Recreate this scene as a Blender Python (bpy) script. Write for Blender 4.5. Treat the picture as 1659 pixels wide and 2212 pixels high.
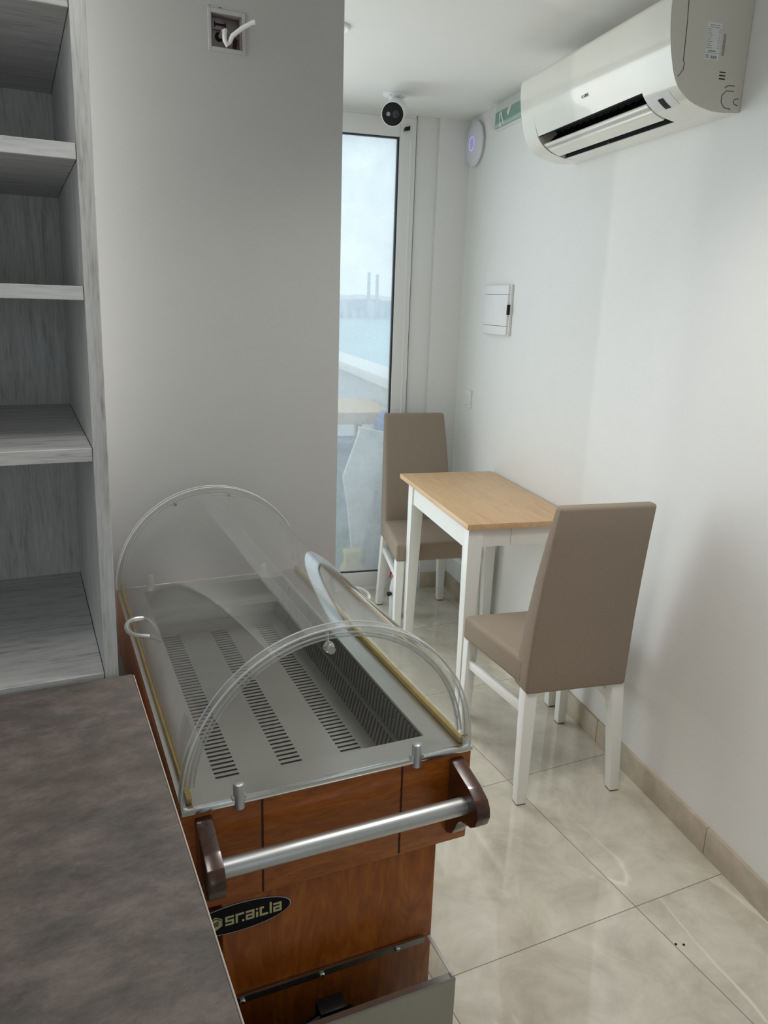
import bpy, bmesh, math, random
from mathutils import Vector, Matrix
random.seed(7)
PI = math.pi
for o in list(bpy.data.objects):
    bpy.data.objects.remove(o)
scn = bpy.context.scene
COL = scn.collection

# ------------------------------------------------------------------ camera
cam_data = bpy.data.cameras.new('camera')
cam = bpy.data.objects.new('camera', cam_data)
COL.objects.link(cam)
right = Vector((0.90676, -0.42035, 0.03213))
down = Vector((-0.08291, -0.25264, -0.96400))
fwd = Vector((0.41333, 0.87145, -0.26390))
cam.matrix_world = Matrix(((right.x, -down.x, -fwd.x, 0.0),
                           (right.y, -down.y, -fwd.y, 0.0),
                           (right.z, -down.z, -fwd.z, 1.517),
                           (0, 0, 0, 1)))
cam_data.sensor_fit = 'VERTICAL'
cam_data.sensor_height = 36.0
cam_data.lens = 1665.74 / 2212 * 36.0
cam_data.clip_start = 0.02
cam_data.clip_end = 3000
scn.camera = cam

# ------------------------------------------------------------------ frames of reference
TH = 0.164883                                   # the right wall runs 9.4 degrees off the tile grid
WP = Vector((1.777, 1.831, 0))
WD = Vector((math.sin(TH), math.cos(TH), 0))    # along the right wall, away from the camera
WN = Vector((math.cos(TH), -math.sin(TH), 0))   # into the right wall


def W(u, v, z=0.0):
    """u along the right wall, v distance from it into the room."""
    return WP + WD * u - WN * v + Vector((0, 0, z))


CEIL = 2.36

# ------------------------------------------------------------------ world, lamps, exposure
world = bpy.data.worlds.new('hazy_sky')
scn.world = world
world.use_nodes = True
wnt = world.node_tree
bgn = wnt.nodes['Background']
bgn.inputs['Color'].default_value = (0.80, 0.93, 1.0, 1)
bgn.inputs['Strength'].default_value = 1.4


def area(name, loc, direction, sx, sy, power, color=(1, 1, 1)):
    l = bpy.data.lights.new(name, 'AREA')
    l.shape = 'RECTANGLE'
    l.size = sx
    l.size_y = sy
    l.energy = power
    l.color = color
    o = bpy.data.objects.new(name, l)
    COL.objects.link(o)
    o.location = loc
    o.rotation_euler = Vector(direction).to_track_quat('-Z', 'Y').to_euler()
    return o


area('daylight_back_glazing', W(1.62, 1.85, 1.2), -WD, 1.7, 2.1, 30, (0.93, 0.98, 1.0))
area('added_front_fill', (-0.15, -2.6, 1.45), (0.05, 1, -0.03), 0.85, 1.9, 0.8, (1.0, 0.985, 0.95))  # unseen lamp behind the camera, added as front fill
area('added_partition_fill', (-0.15, 1.80, 1.70), (0.55, 1, 0), 0.05, 1.2, 6.0, (1.0, 0.99, 0.96))  # unseen lamp added to brighten the left of the partition
floor_fill = area('added_floor_fill', (0.98, 1.20, 2.35), (0, 0, -1), 0.4, 0.4, 6.6, (1.0, 0.97, 0.92))  # unseen overhead lamp added to brighten the floor and seats
floor_fill.data.spread = math.radians(115)
area('added_shelf_fill', (0.0, 0.72, 2.35), (0, 0, -1), 0.3, 0.3, 3.5, (1.0, 0.985, 0.96))  # unseen overhead lamp added to brighten the shelf fronts
area('added_left_fill', (-1.77, 0.30, 1.55), (1, 0, -0.05), 1.1, 1.3, 1.5, (1.0, 0.985, 0.96))  # lamp added at an invented opening, lifts the right wall and floor

scn.view_settings.view_transform = 'Standard'
scn.view_settings.look = 'None'
scn.view_settings.exposure = 0.0
scn.view_settings.gamma = 1.0
scn.view_settings.use_curve_mapping = False
scn.render.engine = 'CYCLES'
scn.cycles.max_bounces = 12
scn.cycles.diffuse_bounces = 6
scn.cycles.transparent_max_bounces = 24
scn.cycles.caustics_reflective = False
scn.cycles.caustics_refractive = False
scn.cycles.sample_clamp_indirect = 6.0

# ------------------------------------------------------------------ materials
def new_mat(name):
    m = bpy.data.materials.new(name)
    m.use_nodes = True
    nt = m.node_tree
    return m, nt, nt.nodes['Principled BSDF']


def lk(nt, a, b):
    nt.links.new(a, b)


def rgb(c):
    return (c[0], c[1], c[2], 1.0)


def plain(name, color, rough=0.5, metal=0.0, noise=0.03, scale=40, bump=0.0, spec=0.5, coat=0.0):
    """principled colour with a faint procedural mottling and an optional bump."""
    m, nt, p = new_mat(name)
    p.inputs['Roughness'].default_value = rough
    p.inputs['Metallic'].default_value = metal
    p.inputs['Specular IOR Level'].default_value = spec
    p.inputs['Coat Weight'].default_value = coat
    tc = nt.nodes.new('ShaderNodeTexCoord')
    n = nt.nodes.new('ShaderNodeTexNoise')
    n.inputs['Scale'].default_value = scale
    n.inputs['Detail'].default_value = 4
    lk(nt, tc.outputs['Object'], n.inputs['Vector'])
    r = nt.nodes.new('ShaderNodeValToRGB')
    r.color_ramp.elements[0].position = 0.3
    r.color_ramp.elements[1].position = 0.7
    r.color_ramp.elements[0].color = rgb([max(0, x * (1 - noise)) for x in color])
    r.color_ramp.elements[1].color = rgb([min(1, x * (1 + noise)) for x in color])
    lk(nt, n.outputs['Fac'], r.inputs['Fac'])
    lk(nt, r.outputs['Color'], p.inputs['Base Color'])
    if bump:
        b = nt.nodes.new('ShaderNodeBump')
        b.inputs['Strength'].default_value = bump
        b.inputs['Distance'].default_value = 0.002
        lk(nt, n.outputs['Fac'], b.inputs['Height'])
        lk(nt, b.outputs['Normal'], p.inputs['Normal'])
    return m


def grain(name, stops, stretch, rough=0.4, scale=6.0, coat=0.0, fine=0.25, bump=0.0, distort=0.6, rot=(0, 0, 0)):
    """wood grain: noise drawn out along one axis. stretch = frequency along x, y, z."""
    m, nt, p = new_mat(name)
    p.inputs['Roughness'].default_value = rough
    p.inputs['Coat Weight'].default_value = coat
    p.inputs['Coat Roughness'].default_value = 0.12
    tc = nt.nodes.new('ShaderNodeTexCoord')
    mp = nt.nodes.new('ShaderNodeMapping')
    mp.inputs['Scale'].default_value = stretch
    mp.inputs['Rotation'].default_value = rot
    lk(nt, tc.outputs['Object'], mp.inputs['Vector'])
    n = nt.nodes.new('ShaderNodeTexNoise')
    n.inputs['Scale'].default_value = scale
    n.inputs['Detail'].default_value = 8
    n.inputs['Roughness'].default_value = 0.62
    n.inputs['Distortion'].default_value = distort
    lk(nt, mp.outputs['Vector'], n.inputs['Vector'])
    n2 = nt.nodes.new('ShaderNodeTexNoise')
    n2.inputs['Scale'].default_value = scale * 5
    n2.inputs['Detail'].default_value = 3
    lk(nt, mp.outputs['Vector'], n2.inputs['Vector'])
    mx = nt.nodes.new('ShaderNodeMix')
    mx.inputs['Factor'].default_value = fine
    lk(nt, n.outputs['Fac'], mx.inputs['A'])
    lk(nt, n2.outputs['Fac'], mx.inputs['B'])
    r = nt.nodes.new('ShaderNodeValToRGB')
    els = r.color_ramp.elements
    els[0].position, els[0].color = stops[0][0], rgb(stops[0][1])
    els[1].position, els[1].color = stops[-1][0], rgb(stops[-1][1])
    for pos, c in stops[1:-1]:
        e = els.new(pos)
        e.color = rgb(c)
    lk(nt, mx.outputs['Result'], r.inputs['Fac'])
    lk(nt, r.outputs['Color'], p.inputs['Base Color'])
    if bump:
        b = nt.nodes.new('ShaderNodeBump')
        b.inputs['Strength'].default_value = bump
        b.inputs['Distance'].default_value = 0.001
        lk(nt, mx.outputs['Result'], b.inputs['Height'])
        lk(nt, b.outputs['Normal'], p.inputs['Normal'])
    return m


def sheet_fresnel(nt, ior):
    """Fresnel for a thin sheet: the same reflection seen from either side of a face."""
    g = nt.nodes.new('ShaderNodeNewGeometry')
    mx = nt.nodes.new('ShaderNodeMix')
    mx.inputs['A'].default_value = ior
    mx.inputs['B'].default_value = 1.0 / ior
    lk(nt, g.outputs['Backfacing'], mx.inputs['Factor'])
    fr = nt.nodes.new('ShaderNodeFresnel')
    lk(nt, mx.outputs['Result'], fr.inputs['IOR'])
    return fr


def clear_sheet(name, tint=(0.985, 0.988, 0.985), haze=0.008, ior=1.45, rough=0.02):
    """thin clear acrylic: see-through with a Fresnel reflection and a trace of dust."""
    m = bpy.data.materials.new(name)
    m.use_nodes = True
    nt = m.node_tree
    nt.nodes.clear()
    out = nt.nodes.new('ShaderNodeOutputMaterial')
    tr = nt.nodes.new('ShaderNodeBsdfTransparent')
    tr.inputs['Color'].default_value = rgb(tint)
    gl = nt.nodes.new('ShaderNodeBsdfGlossy')
    gl.inputs['Roughness'].default_value = rough
    gl.inputs['Color'].default_value = (1, 1, 1, 1)
    fr = sheet_fresnel(nt, ior)
    df = nt.nodes.new('ShaderNodeBsdfDiffuse')
    df.inputs['Color'].default_value = (0.85, 0.86, 0.86, 1)
    tc = nt.nodes.new('ShaderNodeTexCoord')
    n = nt.nodes.new('ShaderNodeTexNoise')
    n.inputs['Scale'].default_value = 7
    n.inputs['Detail'].default_value = 5
    lk(nt, tc.outputs['Object'], n.inputs['Vector'])
    mul = nt.nodes.new('ShaderNodeMath')
    mul.operation = 'MULTIPLY'
    mul.inputs[1].default_value = haze * 2
    lk(nt, n.outputs['Fac'], mul.inputs[0])
    m1 = nt.nodes.new('ShaderNodeMixShader')
    lk(nt, mul.outputs[0], m1.inputs['Fac'])
    lk(nt, tr.outputs[0], m1.inputs[1])
    lk(nt, df.outputs[0], m1.inputs[2])
    m2 = nt.nodes.new('ShaderNodeMixShader')
    lk(nt, fr.outputs[0], m2.inputs['Fac'])
    lk(nt, m1.outputs[0], m2.inputs[1])
    lk(nt, gl.outputs[0], m2.inputs[2])
    lk(nt, m2.outputs[0], out.inputs['Surface'])
    return m


def dusty_pane(name, seed=0.0):
    """door glass with a salty film of dust, in blotches, with extra film low down imitating haze."""
    m = bpy.data.materials.new(name)
    m.use_nodes = True
    nt = m.node_tree
    nt.nodes.clear()
    out = nt.nodes.new('ShaderNodeOutputMaterial')
    tr = nt.nodes.new('ShaderNodeBsdfTransparent')
    tr.inputs['Color'].default_value = (0.97, 0.985, 0.985, 1)
    tl = nt.nodes.new('ShaderNodeBsdfTranslucent')
    tl.inputs['Color'].default_value = (0.95, 0.96, 0.97, 1)
    df = nt.nodes.new('ShaderNodeBsdfDiffuse')
    df.inputs['Color'].default_value = (0.8, 0.82, 0.84, 1)
    film = nt.nodes.new('ShaderNodeMixShader')
    film.inputs['Fac'].default_value = 0.12
    lk(nt, tl.outputs[0], film.inputs[1])
    lk(nt, df.outputs[0], film.inputs[2])
    gl = nt.nodes.new('ShaderNodeBsdfGlossy')
    gl.inputs['Roughness'].default_value = 0.03
    tc = nt.nodes.new('ShaderNodeTexCoord')
    n = nt.nodes.new('ShaderNodeTexNoise')
    n.inputs['Scale'].default_value = 3.2
    n.inputs['Detail'].default_value = 9
    n.inputs['Roughness'].default_value = 0.7
    lk(nt, tc.outputs['Object'], n.inputs['Vector'])
    r = nt.nodes.new('ShaderNodeValToRGB')
    r.color_ramp.elements[0].position = 0.32
    r.color_ramp.elements[1].position = 0.72
    r.color_ramp.elements[0].color = (0.20, 0.20, 0.20, 1)
    r.color_ramp.elements[1].color = (0.46, 0.46, 0.46, 1)
    lk(nt, n.outputs['Fac'], r.inputs['Fac'])
    sp = nt.nodes.new('ShaderNodeSeparateXYZ')
    lk(nt, tc.outputs['Object'], sp.inputs[0])
    mr = nt.nodes.new('ShaderNodeMapRange')
    mr.inputs['From Min'].default_value = 0.15
    mr.inputs['From Max'].default_value = 1.0
    mr.inputs['To Min'].default_value = 0.13  # extra film towards the bottom stands in for outdoor haze
    mr.inputs['To Max'].default_value = 0.0
    lk(nt, sp.outputs['Z'], mr.inputs['Value'])
    ad = nt.nodes.new('ShaderNodeMath')
    ad.operation = 'ADD'
    lk(nt, r.outputs['Color'], ad.inputs[0])
    lk(nt, mr.outputs['Result'], ad.inputs[1])
    m1 = nt.nodes.new('ShaderNodeMixShader')
    lk(nt, ad.outputs[0], m1.inputs['Fac'])
    lk(nt, tr.outputs[0], m1.inputs[1])
    lk(nt, film.outputs[0], m1.inputs[2])
    fr = sheet_fresnel(nt, 1.38)
    m2 = nt.nodes.new('ShaderNodeMixShader')
    lk(nt, fr.outputs[0], m2.inputs['Fac'])
    lk(nt, m1.outputs[0], m2.inputs[1])
    lk(nt, gl.outputs[0], m2.inputs[2])
    lk(nt, m2.outputs[0], out.inputs['Surface'])
    return m


def floor_material():
    m, nt, p = new_mat('polished_marble_tile')
    N = nt.nodes.new
    tc = N('ShaderNodeTexCoord')
    sp = N('ShaderNodeSeparateXYZ')
    lk(nt, tc.outputs['Object'], sp.inputs[0])

    def math_(op, a, b=None):
        n = N('ShaderNodeMath')
        n.operation = op
        for i, x in enumerate((a, b)):
            if x is None:
                continue
            if isinstance(x, (int, float)):
                n.inputs[i].default_value = x
            else:
                lk(nt, x, n.inputs[i])
        return n.outputs[0]
    tx = math_('DIVIDE', math_('SUBTRACT', sp.outputs['X'], 1.354 - 6.0), 0.6)
    ty = math_('DIVIDE', math_('SUBTRACT', sp.outputs['Y'], 1.229 - 6.0), 0.6)
    fx, fy = math_('FRACT', tx), math_('FRACT', ty)
    dx = math_('MINIMUM', fx, math_('SUBTRACT', 1.0, fx))
    dy = math_('MINIMUM', fy, math_('SUBTRACT', 1.0, fy))
    d = math_('MINIMUM', dx, dy)
    line = math_('LESS_THAN', d, 0.0022)
    cx, cy = math_('FLOOR', tx), math_('FLOOR', ty)
    cell = N('ShaderNodeCombineXYZ')
    lk(nt, cx, cell.inputs[0])
    lk(nt, cy, cell.inputs[1])
    wn = N('ShaderNodeTexWhiteNoise')
    wn.noise_dimensions = '3D'
    lk(nt, cell.outputs[0], wn.inputs['Vector'])
    off = N('ShaderNodeVectorMath')
    off.operation = 'MULTIPLY_ADD'
    off.inputs[1].default_value = (19, 23, 7)
    lk(nt, wn.outputs['Color'], off.inputs[0])
    lk(nt, tc.outputs['Object'], off.inputs[2])
    # cloudy ground colour
    n1 = N('ShaderNodeTexNoise')
    n1.inputs['Scale'].default_value = 5.5
    n1.inputs['Detail'].default_value = 10
    n1.inputs['Roughness'].default_value = 0.68
    n1.inputs['Distortion'].default_value = 0.5
    lk(nt, off.outputs[0], n1.inputs['Vector'])
    r1 = N('ShaderNodeValToRGB')
    e = r1.color_ramp.elements
    e[0].position, e[0].color = 0.30, (0.46, 0.425, 0.352, 1)
    e[1].position, e[1].color = 0.70, (0.73, 0.695, 0.605, 1)
    e2 = e.new(0.5)
    e2.color = (0.61, 0.575, 0.485, 1)
    lk(nt, n1.outputs['Fac'], r1.inputs['Fac'])
    # pale veins: thin ridges of a distorted noise
    n2 = N('ShaderNodeTexNoise')
    n2.inputs['Scale'].default_value = 2.1
    n2.inputs['Detail'].default_value = 5
    n2.inputs['Distortion'].default_value = 0.15
    mp = N('ShaderNodeMapping')
    mp.inputs['Scale'].default_value = (1.0, 0.22, 1.0)
    mp.inputs['Rotation'].default_value = (0, 0, 0.45)
    lk(nt, off.outputs[0], mp.inputs['Vector'])
    lk(nt, mp.outputs['Vector'], n2.inputs['Vector'])
    ridge = math_('ABSOLUTE', math_('SUBTRACT', n2.outputs['Fac'], 0.5))
    rv = N('ShaderNodeValToRGB')
    rv.color_ramp.elements[0].position, rv.color_ramp.elements[0].color = 0.0, (0.75, 0.75, 0.75, 1)
    rv.color_ramp.elements[1].position, rv.color_ramp.elements[1].color = 0.009, (0, 0, 0, 1)
    lk(nt, ridge, rv.inputs['Fac'])
    n3 = N('ShaderNodeTexNoise')
    n3.inputs['Scale'].default_value = 2.3
    lk(nt, off.outputs[0], n3.inputs['Vector'])
    rm = N('ShaderNodeValToRGB')
    rm.color_ramp.elements[0].position = 0.44
    rm.color_ramp.elements[1].position = 0.58
    lk(nt, n3.outputs['Fac'], rm.inputs['Fac'])
    vfac = math_('MULTIPLY', rv.outputs['Color'], rm.outputs['Color'])
    mv = N('ShaderNodeMix')
    mv.data_type = 'RGBA'
    lk(nt, vfac, mv.inputs['Factor'])
    lk(nt, r1.outputs['Color'], mv.inputs['A'])
    mv.inputs['B'].default_value = (0.86, 0.83, 0.76, 1)
    mg = N('ShaderNodeMix')
    mg.data_type = 'RGBA'
    lk(nt, line, mg.inputs['Factor'])
    lk(nt, mv.outputs['Result'], mg.inputs['A'])
    mg.inputs['B'].default_value = (0.26, 0.22, 0.17, 1)
    lk(nt, mg.outputs['Result'], p.inputs['Base Color'])
    p.inputs['Roughness'].default_value = 0.055
    p.inputs['Specular IOR Level'].default_value = 0.85
    return m


def counter_material():
    m, nt, p = new_mat('mottled_stone_laminate')
    N = nt.nodes.new
    tc = N('ShaderNodeTexCoord')
    mp = N('ShaderNodeMapping')
    mp.inputs['Scale'].default_value = (0.75, 1.3, 1.0)
    lk(nt, tc.outputs['Object'], mp.inputs['Vector'])
    a = N('ShaderNodeTexNoise')
    a.inputs['Scale'].default_value = 16.0
    a.inputs['Detail'].default_value = 12
    a.inputs['Roughness'].default_value = 0.78
    a.inputs['Distortion'].default_value = 0.15
    lk(nt, mp.outputs['Vector'], a.inputs['Vector'])
    r = N('ShaderNodeValToRGB')
    e = r.color_ramp.elements
    e[0].position, e[0].color = 0.34, (0.080, 0.078, 0.070, 1)
    e[1].position, e[1].color = 0.68, (0.250, 0.200, 0.183, 1)
    x = e.new(0.5)
    x.color = (0.146, 0.126, 0.115, 1)
    lk(nt, a.outputs['Fac'], r.inputs['Fac'])
    b = N('ShaderNodeTexNoise')
    b.inputs['Scale'].default_value = 2.2
    b.inputs['Detail'].default_value = 5
    lk(nt, tc.outputs['Object'], b.inputs['Vector'])
    rb = N('ShaderNodeValToRGB')
    rb.color_ramp.elements[0].position = 0.5
    rb.color_ramp.elements[0].color = (0, 0, 0, 1)
    rb.color_ramp.elements[1].position = 0.72
    rb.color_ramp.elements[1].color = (0.5, 0.5, 0.5, 1)
    lk(nt, b.outputs['Fac'], rb.inputs['Fac'])
    mx = N('ShaderNodeMix')
    mx.data_type = 'RGBA'
    lk(nt, rb.outputs['Color'], mx.inputs['Factor'])
    lk(nt, r.outputs['Color'], mx.inputs['A'])
    mx.inputs['B'].default_value = (0.170, 0.123, 0.089, 1)
    lk(nt, mx.outputs['Result'], p.inputs['Base Color'])
    p.inputs['Roughness'].default_value = 0.48
    p.inputs['Specular IOR Level'].default_value = 0.35
    return m


M = {}
M['wall'] = plain('white_wall_paint', (0.80, 0.80, 0.785), 0.55, noise=0.008, scale=14, bump=0.02, spec=0.3)
M['partition'] = plain('shade_greyed_partition_paint', (0.46, 0.46, 0.45), 0.5, noise=0.008, scale=14, bump=0.02, spec=0.35)  # shading of the white partition put into this grey base colour
M['ceiling'] = plain('white_ceiling_paint', (0.82, 0.815, 0.79), 0.7, noise=0.006, scale=10, spec=0.2)
M['floor'] = floor_material()
M['skirting'] = plain('beige_stone_skirting', (0.50, 0.43, 0.34), 0.3, noise=0.12, scale=22)
M['upvc'] = plain('white_aluminium', (0.80, 0.80, 0.79), 0.3, noise=0.01, scale=8)
M['gasket'] = plain('black_rubber', (0.02, 0.02, 0.022), 0.6)
M['pane'] = dusty_pane('dusty_door_glass')
M['fabric'] = plain('taupe_chair_fabric', (0.315, 0.258, 0.203), 0.9, noise=0.06, scale=260, bump=0.25, spec=0.15)
M['white_wood'] = plain('white_lacquered_wood', (0.84, 0.84, 0.81), 0.35, noise=0.012, scale=12)
M['pad'] = plain('grey_felt_pad', (0.13, 0.11, 0.09), 0.9)
M['beech'] = grain('light_beech_veneer', [(0.3, (0.56, 0.35, 0.185)), (0.5, (0.66, 0.43, 0.235)), (0.72, (0.72, 0.49, 0.28))], (9, 1.1, 9), 0.38, 5.0)
M['trolley_wood'] = grain('varnished_mahogany', [(0.28, (0.216, 0.0467, 0.0035)), (0.50, (0.408, 0.1050, 0.0078)), (0.72, (0.564, 0.1691, 0.0156))], (2.2, 2.2, 12), 0.35, 4.0, coat=0.15, distort=1.6, rot=(0, 1.35, 0))
M['trolley_wood_low'] = grain('varnished_mahogany_upright', [(0.28, (0.192, 0.0420, 0.0035)), (0.50, (0.372, 0.0933, 0.0078)), (0.72, (0.564, 0.1750, 0.0190))], (7, 2.2, 1.6), 0.35, 3.2, coat=0.15, distort=2.2)
M['dark_wood'] = grain('dark_stained_wood', [(0.3, (0.035, 0.010, 0.005)), (0.7, (0.085, 0.028, 0.013))], (3, 3, 10), 0.25, 6.0, coat=0.6)
M['groove'] = plain('dark_groove', (0.03, 0.008, 0.004), 0.7)
M['steel'] = plain('brushed_steel', (0.56, 0.55, 0.52), 0.28, metal=1.0, noise=0.05, scale=6)
M['steel_dark'] = plain('dark_steel_louvre', (0.13, 0.13, 0.127), 0.42, metal=0.8, noise=0.06, scale=9)  # dark grey steel
M['chrome'] = plain('chrome', (0.80, 0.81, 0.82), 0.16, metal=1.0, noise=0.01, scale=9)
M['satin'] = plain('satin_aluminium', (0.63, 0.64, 0.65), 0.40, metal=0.9, noise=0.02, scale=60)
M['brass'] = plain('aged_brass', (0.50, 0.36, 0.12), 0.38, metal=0.85, noise=0.12, scale=30)
M['tray_steel'] = plain('dull_tray_steel', (0.36, 0.355, 0.335), 0.34, metal=1.0, noise=0.05, scale=5)
M['slot'] = plain('dark_well', (0.015, 0.015, 0.014), 0.8)
M['acrylic'] = clear_sheet('clear_acrylic')
M['lid_left'] = clear_sheet('clear_acrylic_lid', haze=0.012, ior=1.36)
M['lid_right'] = clear_sheet('glossy_acrylic_lid', haze=0.006, ior=1.62)
M['acrylic_edge'] = clear_sheet('acrylic_cut_edge', tint=(0.93, 0.93, 0.92), haze=0.55, rough=0.08)
M['arch_clear'] = clear_sheet('arch_acrylic', tint=(0.95, 0.95, 0.95), haze=0.07, ior=1.45)
M['shelf_up'] = grain('grey_oak_laminate_upright', [(0.34, (0.38, 0.365, 0.355)), (0.46, (0.58, 0.565, 0.55)), (0.62, (0.70, 0.69, 0.68))], (10, 10, 0.9), 0.5, 5.5, fine=0.4)
M['shelf_flat'] = grain('grey_oak_laminate_level', [(0.34, (0.36, 0.35, 0.34)), (0.46, (0.58, 0.57, 0.56)), (0.62, (0.71, 0.70, 0.69))], (1.0, 9, 9), 0.5, 5.5, fine=0.4)
M['counter'] = counter_material()
M['counter_edge'] = plain('laminate_edge_band', (0.62, 0.55, 0.50), 0.45, noise=0.08)
M['cabinet'] = plain('grey_cabinet_board', (0.35, 0.34, 0.33), 0.5)
M['ac_cream'] = plain('cream_gloss_plastic', (0.77, 0.755, 0.68), 0.14, noise=0.006, scale=6, coat=0.4)
M['ac_side'] = plain('cream_satin_plastic', (0.62, 0.60, 0.53), 0.4, noise=0.006, scale=6)
M['black'] = plain('black_plastic', (0.012, 0.012, 0.012), 0.35, spec=0.22)
M['matt_black'] = plain('matt_black_cavity', (0.008, 0.008, 0.008), 0.9)
M['seam'] = plain('seam_shadow_gap', (0.10, 0.09, 0.075), 0.8)
M['label_white'] = plain('printed_label', (0.72, 0.72, 0.72), 0.5)
M['ink'] = plain('dark_print', (0.04, 0.04, 0.045), 0.6)
M['grey_print'] = plain('grey_print', (0.30, 0.30, 0.29), 0.6)
M['white_plastic'] = plain('white_plastic', (0.80, 0.80, 0.80), 0.35, noise=0.008, scale=20)
M['lilac_plastic'] = plain('cool_white_plastic', (0.74, 0.74, 0.80), 0.35, noise=0.008, scale=20)
M['box_plastic'] = plain('grey_mauve_box_plastic', (0.30, 0.255, 0.26), 0.55, noise=0.10, scale=30)
M['red_dirt'] = plain('dark_red_smear', (0.06, 0.006, 0.008), 0.7)
M['green'] = plain('exit_green', (0.16, 0.34, 0.27), 0.3, noise=0.03)
M['green_pale'] = plain('pale_green_acrylic', (0.42, 0.60, 0.53), 0.25, noise=0.03)
M['clear_cover'] = clear_sheet('clear_cover', tint=(0.95, 0.96, 0.955), haze=0.03)
M['logo_black'] = plain('black_enamel', (0.006, 0.007, 0.010), 0.5, spec=0.15)
M['logo_gold'] = plain('pale_gold_print', (0.62, 0.56, 0.30), 0.4)
M['lens'] = plain('dark_lens', (0.02, 0.03, 0.03), 0.08)
M['led'] = plain('pale_led', (0.30, 0.28, 0.32), 0.3)
M['red'] = plain('red_plastic', (0.50, 0.02, 0.02), 0.35)
M['sea'] = plain('pale_sea', (0.36, 0.56, 0.62), 0.35, noise=0.06, scale=0.02)
M['terrace'] = plain('terrace_screed', (0.42, 0.43, 0.42), 0.8, noise=0.10, scale=5)
M['parapet'] = plain('grey_render', (0.60, 0.60, 0.62), 0.85, noise=0.04, scale=4)
M['parapet_cap'] = plain('white_coping', (0.86, 0.85, 0.82), 0.7, noise=0.02)
M['hill'] = plain('haze_lightened_town', (0.68, 0.72, 0.77), 0.9, noise=0.10, scale=0.06)  # distance haze lightened into the colour
M['town_white'] = plain('pale_building', (0.74, 0.77, 0.82), 0.9, noise=0.05, scale=0.3)  # pale walls, the colour also standing in for haze
M['chimney'] = plain('haze_lightened_concrete', (0.68, 0.73, 0.79), 0.9)  # chimney colour lightened to imitate haze
M['board_white'] = plain('white_board', (0.80, 0.78, 0.74), 0.6, noise=0.05, scale=9)
M['board_grey'] = plain('grey_board_edge', (0.36, 0.36, 0.34), 0.7, noise=0.08, scale=12)
M['tan'] = plain('pale_timber', (0.66, 0.45, 0.26), 0.7, noise=0.06, scale=9)
M['blue_grey'] = plain('blue_grey_crate', (0.16, 0.19, 0.28), 0.6)
M['blue'] = plain('blue_plastic', (0.10, 0.18, 0.55), 0.5)
M['net_green'] = plain('green_netting', (0.05, 0.32, 0.18), 0.8, noise=0.3, scale=40)
M['yellow'] = plain('yellow_card', (0.70, 0.46, 0.06), 0.6)
M['glass_dark'] = plain('dark_rubble', (0.13, 0.14, 0.15), 0.8, noise=0.5, scale=25)
ring_m, ring_nt, ring_p = new_mat('blue_status_ring')
ring_p.inputs['Base Color'].default_value = (0.25, 0.25, 0.8, 1)
ring_p.inputs['Emission Color'].default_value = (0.35, 0.33, 1.0, 1)
ring_p.inputs['Emission Strength'].default_value = 0.75
M['ring'] = ring_m


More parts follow.
